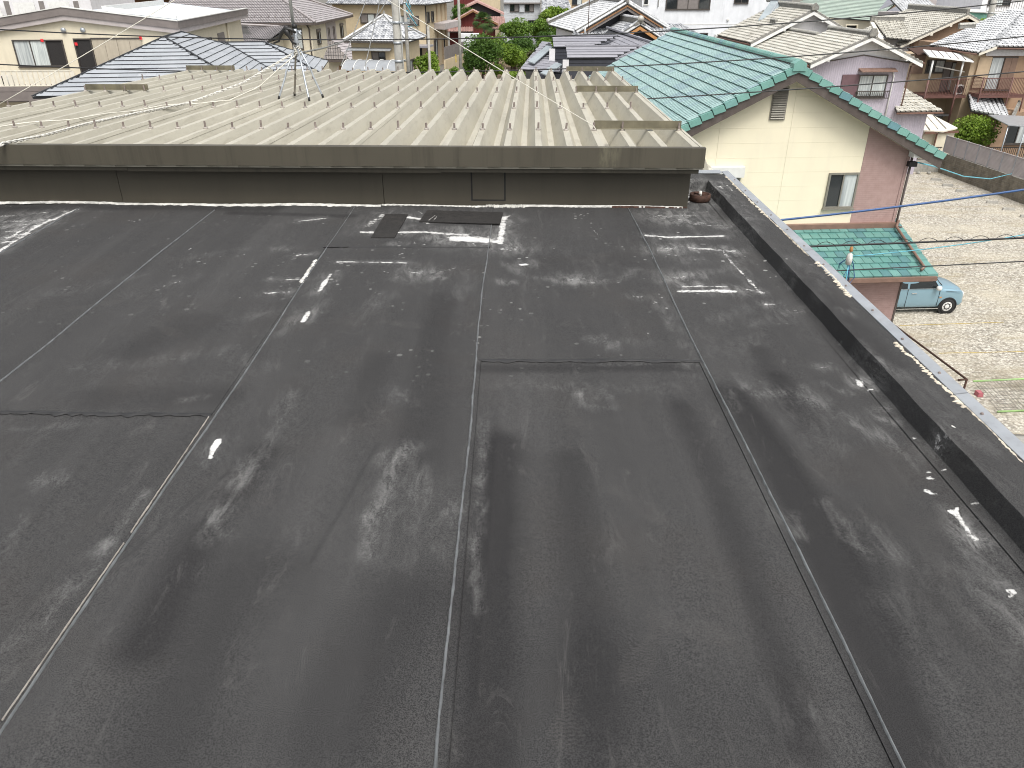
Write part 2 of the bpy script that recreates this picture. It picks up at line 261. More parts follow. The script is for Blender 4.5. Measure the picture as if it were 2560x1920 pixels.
# ------------------------------------------------------------------ the flat roof: lapped membrane sheets, parapet, trim
STROKES=[('W',0.03,1,[(-3.31,4.78),(-3.37,5.35),(-3.30,5.77)]),
('W',0.02,1,[(-3.40,4.95),(-3.44,5.35)]),
('W',0.05,0.62,[(-3.79,5.60),(-3.37,5.73)]),
('W',0.05,0.62,[(-3.70,5.46),(-3.33,5.51)]),
('W',0.05,0.62,[(-3.62,5.32),(-3.36,5.41)]),
('W',0.05,0.62,[(-3.54,5.18),(-3.37,5.29)]),
('W',0.05,0.62,[(-3.46,5.05),(-3.36,5.15)]),
('D',0.12,0.6,[(-3.57,5.24),(-3.43,5.58)]),
('W',0.035,1,[(-1.03,5.17),(-0.95,5.16)]),
('W',0.035,1,[(-0.79,5.16),(-0.61,5.18),(-0.40,5.13),(-0.31,5.12)]),
('W',0.035,1,[(-0.16,4.99),(-0.08,4.97)]),
('W',0.035,1,[(-0.08,4.94),(-0.06,5.56)]),
('W',0.035,1,[(-0.76,5.53),(-0.66,5.49)]),
('W',0.09,1.1,[(-0.38,5.04),(-0.18,5.00)]),
('W',0.05,0.7,[(-1.02,5.32),(-0.95,5.59)]),
('W',0.015,0.8,[(-0.06,5.54),(-0.01,5.61)]),
('W',0.012,0.8,[(-0.66,5.40),(-0.60,5.39)]),
('D',0.09,0.8,[(-0.57,5.04),(-0.26,4.90)]),
('D',0.05,1,[(-0.78,4.91),(-0.72,4.91)]),
('W',0.05,0.62,[(-0.06,4.82),(0.02,4.82)]),
('W',0.012,0.6,[(-0.70,4.73),(-0.57,4.74)]),
('D',0.1,0.7,[(-0.03,5.43),(0.05,5.50)]),
('D',0.07,0.5,[(-0.72,5.32),(-0.31,5.27)]),
('D',0.2,0.3,[(-0.99,5.75),(-0.11,5.73)]),
('W',0.014,0.95,[(-1.08,4.57),(-0.65,4.55)]),
('W',0.02,1,[(-1.08,3.78),(-1.08,3.65)]),
('W',0.022,1,[(-1.08,4.35),(-1.09,4.08)]),
('W',0.016,1.1,[(-1.13,2.51),(-1.13,2.45),(-1.12,2.39)]),
('D',0.06,0.8,[(-1.53,4.83),(-1.45,4.85)]),
('W',0.016,0.9,[(-1.37,4.71),(-1.28,4.73)]),
('W',0.014,0.75,[(-1.43,4.28),(-1.21,4.27)]),
('W',0.02,0.7,[(-1.40,4.06),(-1.26,4.07)]),
('W',0.02,0.8,[(-1.53,5.46),(-1.37,5.53)]),
('W',0.06,0.62,[(-0.59,4.38),(-0.50,4.38)]),
('D',0.1,0.9,[(-0.59,4.38),(-0.49,4.38)]),
('D',0.05,0.6,[(-0.65,4.26),(-0.61,4.26)]),
('D',0.04,0.7,[(-0.45,4.28),(-0.43,4.28)]),
('W',0.05,0.6,[(-0.06,4.83),(0.02,4.84)]),
('W',0.03,1,[(0.06,4.52),(0.09,4.53)]),
('W',0.05,0.55,[(0.35,4.28),(0.41,4.28)]),
('D',0.1,0.8,[(0.34,4.28),(0.42,4.28)]),
('D',0.05,0.9,[(-0.06,4.22),(-0.02,4.22)]),
('D',0.035,0.55,[(-0.05,4.56),(0.07,4.32),(0.36,4.22),(0.61,4.25),(0.75,4.44)]),
('D',0.25,0.16,[(0.22,4.83),(0.55,4.52)]),
('K',0.2,0.25,[(0.13,4.56),(0.67,4.56)]),
('W',0.025,1,[(0.92,5.11),(1.05,5.07),(1.43,5.10)]),
('W',0.06,0.62,[(0.96,4.82),(1.05,4.82)]),
('D',0.16,0.9,[(0.94,4.82),(1.07,4.82)]),
('W',0.03,0.8,[(1.16,4.85),(1.42,4.78)]),
('D',0.12,0.9,[(1.13,4.85),(1.44,4.77)]),
('D',0.16,0.8,[(0.94,4.30),(1.02,4.29)]),
('W',0.05,0.58,[(0.97,4.30),(1.01,4.30)]),
('D',0.1,0.6,[(1.06,4.35),(1.26,4.39)]),
('W',0.03,1,[(0.95,4.08),(1.14,4.09),(1.26,4.07)]),
('W',0.02,0.8,[(0.99,4.16),(1.23,4.15)]),
('W',0.014,0.8,[(1.36,4.78),(1.36,4.54),(1.38,4.30),(1.39,4.05)]),
('W',0.02,0.8,[(1.33,4.11),(1.40,4.04)]),
('W',0.09,0.55,[(1.22,5.46),(1.49,5.32)]),
('D',0.14,0.7,[(1.21,5.44),(1.52,5.35)]),
('W',0.02,0.8,[(0.67,4.01),(0.71,3.99)]),
('D',0.12,0.4,[(1.08,4.60),(1.42,4.56)]),
('D',0.1,0.5,[(1.02,5.70),(1.59,5.77)]),
('D',0.12,0.8,[(1.44,6.03),(1.62,5.90)]),
('W',0.1,0.6,[(1.45,6.17),(1.60,6.10)]),
('D',0.08,0.4,[(0.80,3.95),(0.82,3.52),(0.82,3.39)]),
('W',0.018,1,[(1.53,3.00),(1.52,2.96)]),
('W',0.014,1,[(1.54,2.91),(1.55,2.91)]),
('D',0.03,1.1,[(1.51,2.75),(1.55,2.74)]),
('D',0.03,1.1,[(1.48,2.67),(1.53,2.65)]),
('W',0.014,1,[(1.41,3.13),(1.43,3.13)]),
('W',0.03,0.6,[(1.46,3.78),(1.53,3.77)]),
('W',0.02,0.8,[(1.38,3.88),(1.42,3.87)]),
('W',0.012,1,[(1.50,2.30),(1.51,2.30)]),
('W',0.012,1,[(1.48,2.26),(1.49,2.26)]),
('W',0.012,1,[(1.44,2.18),(1.45,2.18)]),
('W',0.012,1,[(1.45,2.17),(1.46,2.17)]),
('W',0.012,1,[(1.46,2.16),(1.47,2.16)]),
('W',0.012,1,[(1.53,2.02),(1.54,2.02)]),
('W',0.012,1,[(1.56,1.88),(1.57,1.88)]),
('W',0.012,1,[(1.49,1.83),(1.49,1.83)]),
('W',0.012,1,[(1.45,1.69),(1.46,1.69)]),
('W',0.012,1,[(1.44,1.67),(1.44,1.67)]),
('W',0.012,1,[(1.55,2.52),(1.56,2.52)]),
('W',0.012,1,[(1.42,3.13),(1.43,3.13)]),
('W',0.012,1,[(1.55,2.30),(1.56,2.30)]),
('W',0.012,1,[(1.56,2.10),(1.57,2.10)]),
('W',0.014,1,[(1.47,2.07),(1.48,2.05),(1.47,1.97),(1.47,1.93)]),
('W',0.02,1,[(1.46,1.95),(1.47,1.93)]),
('W',0.01,1,[(1.50,2.09),(1.48,2.06)]),
('W',0.008,0.9,[(1.51,1.99),(1.54,1.98)]),
('W',0.02,1,[(1.53,3.00),(1.52,2.96)]),
('D',0.03,0.6,[(-0.41,2.44),(-0.44,2.28),(-0.45,2.12),(-0.46,1.97),(-0.45,1.84)]),
('D',0.06,0.5,[(-0.40,2.46),(-0.44,2.37)]),
('D',0.05,0.5,[(-0.46,2.10),(-0.46,2.04)]),
('D',0.05,0.35,[(-0.95,2.88),(-0.93,2.53),(-0.96,2.34),(-0.97,2.17),(-0.96,1.97)]),
('D',0.06,0.5,[(-0.95,2.34),(-0.97,2.25)]),
('D',0.06,0.5,[(-0.98,2.06),(-0.96,1.97)]),
('D',0.02,0.45,[(-1.28,2.15),(-1.27,2.02),(-1.26,1.81),(-1.29,1.64),(-1.32,1.49)]),
('D',0.03,0.6,[(-1.28,2.17),(-1.28,2.13)]),
('D',0.03,0.6,[(-1.29,1.91),(-1.29,1.87)]),
('D',0.02,0.35,[(-1.31,1.75),(-1.34,1.55),(-1.34,1.42)]),
('D',0.07,0.7,[(-1.67,2.25),(-1.62,2.26)]),
('D',0.04,0.4,[(-1.63,2.04),(-1.58,1.90)]),
('D',0.03,0.3,[(-1.97,2.59),(-1.68,2.65)]),
('D',0.02,0.6,[(-0.11,2.72),(-0.11,2.43),(-0.11,2.09),(-0.11,1.86),(-0.10,1.62)]),
('D',0.05,0.35,[(-0.17,2.09),(-0.17,1.86)]),
('D',0.1,0.3,[(-0.42,2.37),(-0.23,2.09)]),
('D',0.16,0.25,[(-0.34,2.22),(-0.33,1.86)]),
('D',0.08,0.4,[(-0.50,2.90),(-0.45,2.82)]),
('D',0.02,0.5,[(0.21,2.94),(0.28,2.88)]),
('D',0.05,0.5,[(0.30,2.86),(0.40,2.86)]),
('D',0.03,0.5,[(0.28,2.79),(0.41,2.76)]),
('D',0.02,0.5,[(0.35,3.16),(0.63,3.17)]),
('D',0.05,0.6,[(0.81,3.16),(0.84,3.17)]),
('D',0.08,0.25,[(-0.09,2.98),(0.69,2.94)]),
('D',0.03,0.5,[(1.07,2.11),(1.07,1.92),(1.08,1.87)]),
('D',0.03,0.5,[(1.27,2.94),(1.29,2.79)]),
('D',0.03,0.5,[(1.37,2.98),(1.41,2.91),(1.46,2.87)]),
('D',0.03,0.5,[(1.44,2.59),(1.46,2.53),(1.43,2.44)]),
('D',0.03,0.5,[(0.94,2.96),(0.91,2.74)]),
('D',0.03,0.5,[(1.02,3.07),(1.03,2.87)]),
('D',0.03,0.5,[(1.07,2.89),(1.19,2.90),(1.25,2.83)]),
('D',0.03,0.5,[(1.36,2.66),(1.38,2.53)]),
('D',0.03,0.5,[(0.94,2.03),(0.93,1.95)]),
('D',0.1,0.4,[(1.43,1.95),(1.45,1.80),(1.41,1.55)]),
('D',0.12,0.3,[(1.28,2.80),(1.43,2.57),(1.48,2.37)]),
('D',0.14,0.25,[(1.13,2.93),(1.21,2.48)]),
('D',0.2,0.3,[(1.34,1.69),(1.42,1.58)]),
('D',0.12,0.3,[(0.70,1.28),(0.78,1.22)]),
('D',0.1,0.35,[(1.16,1.97),(1.19,1.85)]),
('D',0.03,0.35,[(0.84,2.30),(0.87,2.10),(0.92,1.95)]),
('D',0.12,0.25,[(1.07,1.64),(1.08,1.42)]),
('D',0.1,0.3,[(-1.56,5.46),(-1.38,5.58)]),
('D',0.1,0.3,[(-2.00,4.65),(-1.77,4.83)]),
('D',0.1,0.3,[(-2.08,4.02),(-1.88,4.32)]),
('D',0.1,0.3,[(-2.60,4.02),(-2.21,4.32)]),
('D',0.1,0.3,[(-1.41,3.70),(-1.16,3.82)]),
('D',0.1,0.3,[(-1.17,3.52),(-1.03,3.95)]),
('D',0.1,0.3,[(1.25,3.64),(1.43,3.70)]),
('D',0.1,0.3,[(1.00,3.31),(1.16,3.41)]),
('D',0.1,0.3,[(1.07,3.70),(1.34,3.89)]),
('D',0.1,0.3,[(-0.32,3.95),(-0.21,4.32)]),
('D',0.1,0.3,[(-0.82,3.64),(-0.71,4.02)]),
('D',0.1,0.3,[(-1.95,3.12),(-1.50,3.26)]),
('D',0.1,0.3,[(-1.34,3.31),(-1.15,3.12)]),
('D',0.1,0.3,[(0.44,3.41),(0.62,3.39)]),
('D',0.1,0.3,[(0.42,3.44),(0.48,3.36)]),
('D',0.03,0.5,[(-1.39,2.82),(-1.30,2.85)]),
('D',0.04,0.45,[(0.41,3.44),(0.49,3.39)]),
('K',0.1,0.75,[(-0.04,2.49),(-0.05,2.09),(-0.06,1.66),(-0.06,1.13)]),
('K',0.1,0.45,[(0.21,2.37),(0.21,1.66),(0.19,1.13)]),
('K',0.09,0.8,[(0.94,2.90),(0.98,2.49),(0.98,1.90),(0.97,1.52),(0.93,1.13)]),
('K',0.07,0.5,[(0.70,2.78),(0.72,2.14),(0.71,1.57),(0.69,1.20)]),
('K',0.16,0.5,[(-0.30,1.66),(-0.37,1.45),(-0.42,1.20)]),
('K',0.08,0.55,[(-0.93,2.43),(-0.98,2.09),(-1.01,1.79),(-1.00,1.49)]),
('K',0.05,0.55,[(-0.13,3.12),(0.83,3.14)]),
('K',0.2,0.45,[(-0.76,1.75),(-0.81,1.49),(-0.79,1.20)]),
('K',0.06,0.4,[(1.18,3.31),(1.14,2.78)]),
('K',0.12,0.4,[(-0.37,3.95),(-0.35,2.90),(-0.35,2.37)]),
('K',0.1,0.35,[(-0.62,3.21),(-0.65,2.70)]),
('K',0.08,0.5,[(-3.92,5.83),(-1.79,5.80)]),
('K',0.05,0.5,[(-2.10,5.68),(-1.18,5.58)]),
('K',0.15,0.35,[(-1.78,3.31),(-1.63,3.64)]),
('K',0.12,0.35,[(-1.23,2.86),(-1.77,2.84)]),
('K',0.25,0.3,[(0.28,1.34),(0.54,1.20)]),
('K',0.06,0.4,[(1.20,3.03),(1.18,2.59)]),
('K',0.18,0.3,[(1.11,1.97),(1.15,1.57)]),
('K',0.1,0.4,[(1.63,4.16),(1.62,2.98)])]
PRINTS=[((0.33,2.22),(0.53,1.98)),((0.43,1.59),(0.26,1.32)),((0.37,1.61),(0.62,1.50)),((-2.38,3.81),(-2.10,3.94)),((-1.85,3.64),(-1.60,3.44)),((-0.71,3.67),(-0.44,3.57)),((0.14,1.34),(0.12,1.15)),((-1.03,3.82),(-1.27,3.52)),((0.24,2.78),(0.25,2.59))]

STROKES += [('W', .05, .85, [(1.36, 5.98), (1.44, 6.2)]), ('W', .04, .8, [(1.36, 6.22), (1.56, 6.24)]), ('W', .025, .9, [(1.34, 6.33), (1.48, 6.34)]), ('W', .03, .7, [(1.36, 6.46), (1.5, 6.48)]), ('W', .014, .9, [(1.68, 6.25), (1.72, 6.1), (1.71, 5.98)]), ('W', .012, .9, [(1.64, 6.15), (1.66, 6.0)]), ('W', .012, .8, [(1.66, 5.55), (1.75, 5.53)]),
            ('D', .05, .8, [(1.585, 5.2), (1.585, 4.9)]), ('D', .04, .7, [(1.585, 4.3), (1.585, 4.1)]), ('D', .05, .5, [(1.585, 3.2), (1.585, 2.9)]), ('D', .03, .6, [(1.66, 3.6), (1.68, 3.5)]), ('D', .1, .35, [(1.66, 5.8), (1.68, 5.2)]), ('D', .09, .3, [(1.68, 4.4), (1.69, 3.9)]), ('D', .08, .3, [(1.67, 2.9), (1.69, 2.3)]), ('W', .02, .6, [(1.59, 2.45), (1.585, 2.38)]), ('D', .2, .5, [(1.1, 5.6), (1.45, 5.9)]), ('W', .08, .6, [(1.05, 5.55), (1.35, 5.62)])]
roof = bpy.data.objects.new('flat_roof', None); COL.objects.link(roof); roof.location = (0, 0, DECK)
tag(roof, 'black rubber membrane flat roof in the foreground with lapped seams and a low parapet', kind='structure')
def poly_dist(X, Y, pts):
    best = np.full(X.shape, 1e9)
    for (ax, ay), (bx, by) in zip(pts[:-1], pts[1:]):
        dx, dy = bx - ax, by - ay; L = dx * dx + dy * dy + 1e-9
        u = np.clip(((X - ax) * dx + (Y - ay) * dy) / L, 0, 1)
        best = np.minimum(best, np.hypot(X - ax - u * dx, Y - ay - u * dy))
    return best
RIDGES = [(.009, .02, [(-.05, 2.7), (-.06, 2.2), (-.07, 1.75), (-.08, 1.3)]), (.010, .018, [(-.5, 2.46), (-.55, 2.1), (-.6, 1.8)]), (.009, .02, [(-1.0, 2.3), (-1.1, 2.05), (-1.18, 1.8)]),
          (.007, .02, [(-1.38, 2.4), (-1.37, 1.9), (-1.36, 1.5)]), (.008, .04, [(1.02, 2.7), (1.12, 2.0), (1.18, 1.3)]), (.006, .05, [(.25, 2.6), (.25, 1.3)]), (.006, .06, [(.62, 2.8), (.65, 1.2)]), (.007, .03, [(.74, 4.1), (.8, 3.4)])]
def undul(X, Y):
    z = .0022 * np.sin(3.1 * X + .7 * Y) + .0016 * np.sin(7.3 * X - 1.1 * Y + 1) + .0012 * np.sin(2.2 * Y + 3 * X)
    for a, w, pts in RIDGES: z = z + a * np.exp(-(poly_dist(X, Y, pts) / w) ** 2)
    return z
def paint(X, Y):
    A = {'white': np.zeros(X.shape), 'dust': np.zeros(X.shape), 'dark': np.zeros(X.shape), 'tread': np.zeros(X.shape)}
    wob = .006 * (np.sin(61 * X + 17 * Y) + np.sin(37 * Y - 23 * X))
    for ty, w, k, pts in STROKES:
        xs = [p[0] for p in pts]; ys = [p[1] for p in pts]; m = 3 * w + .05
        if max(xs) + m < X.min() or min(xs) - m > X.max(): continue
        d = poly_dist(X, Y, pts)
        if ty == 'W':
            if w >= .014: A['dust'] = A['dust'] + .85 * k * np.exp(-((d + wob) / (2.2 * w + .012)) ** 2)
            A['white'] = np.maximum(A['white'], k * np.clip(1.45 - (d + wob * .5) / (w * .8), 0, 1))
        elif ty == 'D': w2 = w if w < .07 else w * .7; A['dust'] = A['dust'] + k * np.exp(-((d + wob) / w2) ** 2)
        else: A['dark'] = A['dark'] + k * np.exp(-(d / w) ** 2.6)
    rg = np.random.default_rng(5)
    for k in range(110):                       # stray scratches and drips of coating towards the wall
        x, y, a, L, w = rg.uniform(-3.2, 1.5), 3.4 + 2.3 * rg.random() ** .6, rg.uniform(-1.6, 1.6), .008 + .11 * rg.random() ** 3, rg.uniform(.004, .009)
        if x + .3 < X.min() or x - .3 > X.max(): continue
        d = poly_dist(X, Y, [(x, y), (x + L * math.cos(a), y + L * math.sin(a))]); A['white'] = np.maximum(A['white'], rg.uniform(.5, .9) * np.clip(1.45 - d / (w * .8), 0, 1))
    for (ax, ay), (bx, by) in PRINTS:
        L = math.hypot(bx - ax, by - ay); L2 = min(L, .29); ux, uy = (bx - ax) / L, (by - ay) / L
        s = (X - ax) * ux + (Y - ay) * uy; q = -(X - ax) * uy + (Y - ay) * ux; hw = .036 + .012 * np.sin(np.clip(s / L2, 0, 1) * 9 + 2)
        A['tread'] = np.maximum(A['tread'], np.clip((hw - np.abs(q)) / .012, 0, 1) * np.clip(s / .03, 0, 1) * np.clip((L2 - s) / .03, 0, 1))
    return A
def grid_obj(name, Xs, Ys, zf, parent, attrs=True, mat=None, lip=()):
    """sheet over the given grid lines with a thin turned-down lip on the chosen sides"""
    X, Y = np.meshgrid(Xs, Ys); Z = zf(X, Y); n, m = X.shape
    V = np.stack([X, Y, Z], -1).reshape(-1, 3); idx = np.arange(n * m).reshape(n, m)
    F = np.stack([idx[:-1, :-1], idx[:-1, 1:], idx[1:, 1:], idx[1:, :-1]], -1).reshape(-1, 4)
    A = paint(X, Y) if attrs else None
    extra = []; rows = {'L': idx[:, 0], 'R': idx[:, -1][::-1], 'N': idx[0][::-1], 'F': idx[-1]}
    Fl = [F]; off = len(V); Vl = [V]; src = [np.arange(len(V))]
    for s in lip:
        r = rows[s]; lo = V[r].copy(); lo[:, 2] -= .012; Vl.append(lo); src.append(r); k = np.arange(len(r)) + off
        Fl.append(np.stack([r[:-1], r[1:], k[1:], k[:-1]], -1)[:, ::-1]); off += len(r)
    V = np.concatenate(Vl); F = np.concatenate(Fl); src = np.concatenate(src)
    me = bpy.data.meshes.new(name); me.vertices.add(len(V)); me.vertices.foreach_set('co', V.ravel())
    me.loops.add(F.size); me.loops.foreach_set('vertex_index', F.ravel().astype(np.int32)); me.polygons.add(len(F))
    me.polygons.foreach_set('loop_start', np.arange(0, F.size, 4, dtype=np.int32)); me.polygons.foreach_set('use_smooth', np.ones(len(F), bool))
    me.update(calc_edges=True); me.validate()
    if A:
        for k, a in A.items(): me.attributes.new(k, 'FLOAT', 'POINT').data.foreach_set('value', a.ravel()[src].astype(np.float32))
    me.materials.append(mat or M['membrane']); o = bpy.data.objects.new(name, me); COL.objects.link(o); o.parent = parent; return o
SE = [-6.42, -5.38, -4.34, -3.30, -2.25, -1.22, -.155, .88, 1.575]
FAR = 6.55
def lines(a, b, st): return np.linspace(a, b, max(2, int(round((b - a) / st)) + 1))
def wav(v, k): return .004 * np.sin(4.1 * v + k) + .002 * np.sin(13 * v + 2 * k)
for i in range(len(SE) - 1):
    x0, x1 = SE[i], SE[i + 1]; cross = {4: 2.76, 5: 4.9, 6: 3.245}.get(i); st = .013 if i >= 3 else .03; base = .004 + .004 * (i % 2)
    segs = [(-1.5, .5, .2), (.5, cross, st), (cross - .05, FAR, st)] if cross else [(-1.5, .5, .2), (.5, FAR, st)]
    for j, (y0, y1, s2) in enumerate(segs):
        up = .0045 if (j == 2) else 0
        xl, xr = x0 - (.012 if i % 2 else 0), x1 + (.012 if i % 2 else 0)
        if i == 7: xr = 1.6
        def zf(X, Y, base=base, up=up): return base + up + undul(X, Y)
        Xs = lines(xl, xr, .03 if j == 0 or i < 3 else .0075)
        grid_obj('membrane_sheet', Xs, lines(y0, y1, s2), zf, roof, lip=('L', 'R', 'N') if j == 2 else ('L', 'R'))
# sealant beads along the seams (wavering ribbons), dark strips across, coloured as the gap shadow of the laps
def ribbon(name, pts, w, z, mat, parent, jit=.3, n=160, h=.004, seed=0):
    """low rounded bead of uneven width following pts"""
    rg = np.random.default_rng(seed); P = np.array(pts, float); seg = np.r_[0, np.cumsum(np.hypot(*(P[1:] - P[:-1]).T))]; s = np.linspace(0, seg[-1], n)
    x = np.interp(s, seg, P[:, 0]); y = np.interp(s, seg, P[:, 1]); dx, dy = np.gradient(x), np.gradient(y); L = np.hypot(dx, dy); nx, ny = -dy / L, dx / L
    sm = lambda k: np.convolve(rg.normal(size=n + 2 * k), np.ones(2 * k + 1) / math.sqrt(2 * k + 1), 'valid')
    a = w * np.clip(.5 + jit * sm(1), .1, 1.3); b = w * np.clip(.5 + jit * sm(1), .1, 1.3); c = w * .3 * np.cumsum(sm(9)) / 25
    m = MB(); zz = undul(x, y) + z
    for i in range(n):
        for q, hh in ((c[i] - a[i], -.004), (c[i] - a[i] * .5, h), (c[i] + b[i] * .5, h), (c[i] + b[i], -.004)): m.v.append((x[i] + nx[i] * q, y[i] + ny[i] * q, zz[i] + hh))
    for i in range(n - 1):
        for k in range(3): m.f.append((i * 4 + k, (i + 1) * 4 + k, (i + 1) * 4 + k + 1, i * 4 + k + 1)[::-1])
    return m.build(name, mat, parent, smooth=True)
for k, (x, y0, y1, w) in enumerate([(-2.262, .5, 5.75, .007), (-1.208, .5, 5.83, .007), (-.167, .5, 5.4, .009), (.892, .5, 5.78, .0075), (-3.288, 1.0, 5.8, .007)]):
    ys = np.linspace(y0, y1, 12); ribbon('seam_sealant', [(x + .006 * math.sin(2.3 * t + k), t) for t in ys], w, .0105, M['seam'], roof, .09, 420, .003, seed=k)
for k, (p, q) in enumerate([((-2.25, 2.715), (-1.22, 2.715)), ((-1.22, 4.855), (-.155, 4.855)), ((-.155, 3.195), (.88, 3.2))]):
    ribbon('lap_gap_shadow', [p, q], (.026, .008, .022)[k], .012, M['lapdark'], roof, .2, 90, .0015, seed=20 + k)
for k, (p, q, w) in enumerate([((-1.62, 1.0), (-1.16, 2.25), .006), ((-1.225, 2.68), (-1.222, 1.95), .002), ((-1.222, 1.9), (-1.226, 1.25), .0013), ((-1.225, 4.6), (-1.225, 4.2), .012)]):
    if k: ribbon('white_seam_sealant', [p, q], w, .0145, M['caulk' if k == 3 else 'washer'], roof, .6, 120, .002, seed=50 + k)
# parapet: one membrane-wrapped kerb along the right side and one across the far corner
PX0, PX1, PT = 1.575, 1.805, .10
def parapet_z(X, Y):
    return np.clip(.012 + np.maximum(X - 1.55, 0) * .22 + np.maximum(X - 1.579, 0) * 4.6, 0, PT) + (.0015 * np.sin(9 * Y) + .0012 * np.sin(23 * Y + 40 * X)) * (X > 1.56)
Xp = np.array([1.535, 1.549, 1.551, 1.565, 1.577, 1.579, 1.5795, 1.5815, 1.588, 1.594, 1.5955, 1.5962, 1.598, 1.603, 1.61, 1.63, 1.65, 1.67, 1.69, 1.71, 1.73, 1.75, 1.765, 1.782])
grid_obj('parapet', Xp, lines(-1.5, 6.5, .018), parapet_z, roof)
Yp = np.array([6.24, 6.255, 6.27, 6.285, 6.29, 6.3, 6.31, 6.33, 6.36, 6.4, 6.44, 6.48, 6.52])
def endpar_z(X, Y): return np.where(Y < 6.285, .014, np.clip(.014 + (Y - 6.285) / .025 * (PT - .012), 0, PT + .002)) + .002 * np.sin(30 * X)
grid_obj('end_parapet', lines(1.2, 1.63, .018), Yp, endpar_z, roof)
MB().box(1.61, 1.8, -1.5, 6.58, -.3, PT - .012).box(1.25, 1.612, 6.34, 6.58, -.3, PT - .012).build('parapet_core', M['concrete'], roof)
for a, b in [(-1.5, .9), (.906, 2.7), (2.706, 4.5), (4.506, 6.604)]:
    MB().prism([(1.776, a, .104), (1.828, a, .112), (1.836, a, .104), (1.836, a, -.06), (1.826, a, -.06), (1.826, a, .098), (1.776, a, .098)], (0, b - a, 0)).build('parapet_trim', M['alu'], roof)
MB().prism([(1.2, 6.55, .1045), (1.2, 6.62, .1125), (1.2, 6.63, -.06), (1.2, 6.612, -.06), (1.2, 6.61, .099), (1.2, 6.55, .099)], (.565, 0, 0)).build('parapet_trim', M['alu'], roof)
scr = MB().lathe([(0, .006), (.005, .005), (.007, 0)], 8).mesh('screw', M['bolt'])
for k in range(18): meshobj(scr, 'trim_screw', roof, loc=(1.80 + .004 * random.uniform(-1, 1), .5 + k * .34, .1085))
for k, (y0, y1, w) in enumerate([(1.9, 2.6, .010), (2.6, 3.2, .022), (3.75, 4.3, .018), (4.4, 5.2, .006), (5.2, 6.45, .014), (.5, 1.9, .008)]):
    rb = ribbon('mortar_flake', [(1.768, y0), (1.768, y1)], w, PT + .001, M['chip'], roof, .4, 160, .002, seed=70 + k)
for k, (x, y, w, l, a) in enumerate([(1.66, 2.42, .012, .1, -.35), (1.72, 2.1, .02, .04, .5)]):
    c, s = math.sin(a) * l / 2, math.cos(a) * l / 2
    ribbon('paint_splash', [(x - c, y - s), (x + c, y + s)], w, PT - .001, M['caulk'], roof, .22, 40, .002, seed=90 + k)
# building body below the roof
MB().box(-7, 1.8, -2, 6.58, -DECK, -.05).build('building_wall', M['shaft'], roof)
MB().box(-6.68, -6.43, -1.5, 6.55, -.3, .1).build('side_parapet', M['membrane'], roof)
# bitumen patches on the roof
def patch(name, label, pts, seed):
    P = [(x, y, .016 + .002 * ((i * 7) % 3)) for i, (x, y) in enumerate(pts)]
    o = MB().prism(P, (0, 0, .006)).build(name, M['patch'], None); o.location = (0, 0, DECK); return tag(o, label, 'patch', 'loose bitumen patches on the roof')
patch('bitumen_patch', 'small slanted black bitumen patch near the brown wall, left of the long one', [(-.95, 5.03), (-.79, 5.025), (-.765, 5.58), (-.935, 5.6)], 1)
pb = patch('bitumen_patch', 'long black bitumen patch with white scratches beside the brown wall', [(-.665, 5.405), (-.085, 5.345), (-.065, 5.63), (-.635, 5.7)], 2)
for k in range(9):
    x = -.6 + k * .045 + random.uniform(-.01, .01); y = 5.43; dx = random.choice((.02, .035, -.015))
    ribbon('scratch', [(x, y), (x + dx, y + .13)], .004, .0215, M['caulk'], pb, .5, 12, .001, seed=120 + k)
# roof drain
dr = thing('roof_drain', 'rusty cast iron drain strainer in the roof corner by the parapet', 'drain', (1.475, 6.02, DECK + .012))
MB().lathe([(.075, .0), (.082, .01), (.082, .05), (.068, .052), (.066, .012), (.03, .006), (0, .006)], 24).build('ring', M['rust'], dr, True)
for k in range(3): 
    a = k * 2.1; MB().bar((0, 0, .044), (.07 * math.cos(a), .07 * math.sin(a), .044), .008, .01).build('spoke', M['rust'], dr)
MB().lathe([(0, .075), (.012, .072), (.014, .03), (0, .03)], 10).build('centre_bolt', M['caulk'], dr, True)

# ------------------------------------------------------------------ brown annex with folded plate metal roof
AX = thing('metal_roof_annex', 'low brown sheet metal annex with ribbed beige folded plate roof', 'annex', (0, 5.86, DECK), -1.4)
XL, XR = -5.2, 1.34; SL = -.0305; YF, YB = -.16, 6.95
def rz_(y): return .475 + SL * (y - YF)
for a, b in [(-5.2, -3.02), (-3.016, -.985), (-.981, XR)]:
    MB().box(a, b, 0, .05, .0, .36).build('wall_panel', M['wallmetal'], AX)
    MB().box(a, b, -.012, 0, .0, .012).build('base_flashing', M['wallmetal'], AX)
MB().prism([(XR, .052, .0), (XR, .052, .37), (XR, YB - .3, rz_(YB) - .12), (XR, YB - .3, -DECK), (XR, .75, -DECK), (XR, .75, 0)], (-.06, 0, 0)).build('side_wall', M['wallmetal'], AX)
MB().box(XL, XR - .062, YB - .4, YB - .3, -DECK, .12).build('rear_wall', M['wallmetal'], AX)
MB().box(XL, XL + .06, .052, YB - .42, -DECK, .12).build('side_wall', M['wallmetal'], AX)
MB().box(-.3, -.06, -.006, -.001, .06, .30).build('patch_plate', M['wallmetal'], AX)
MB().box(-.312, -.048, -.003, .001, .05, .31).build('plate_seal', M['lapdark'], AX)
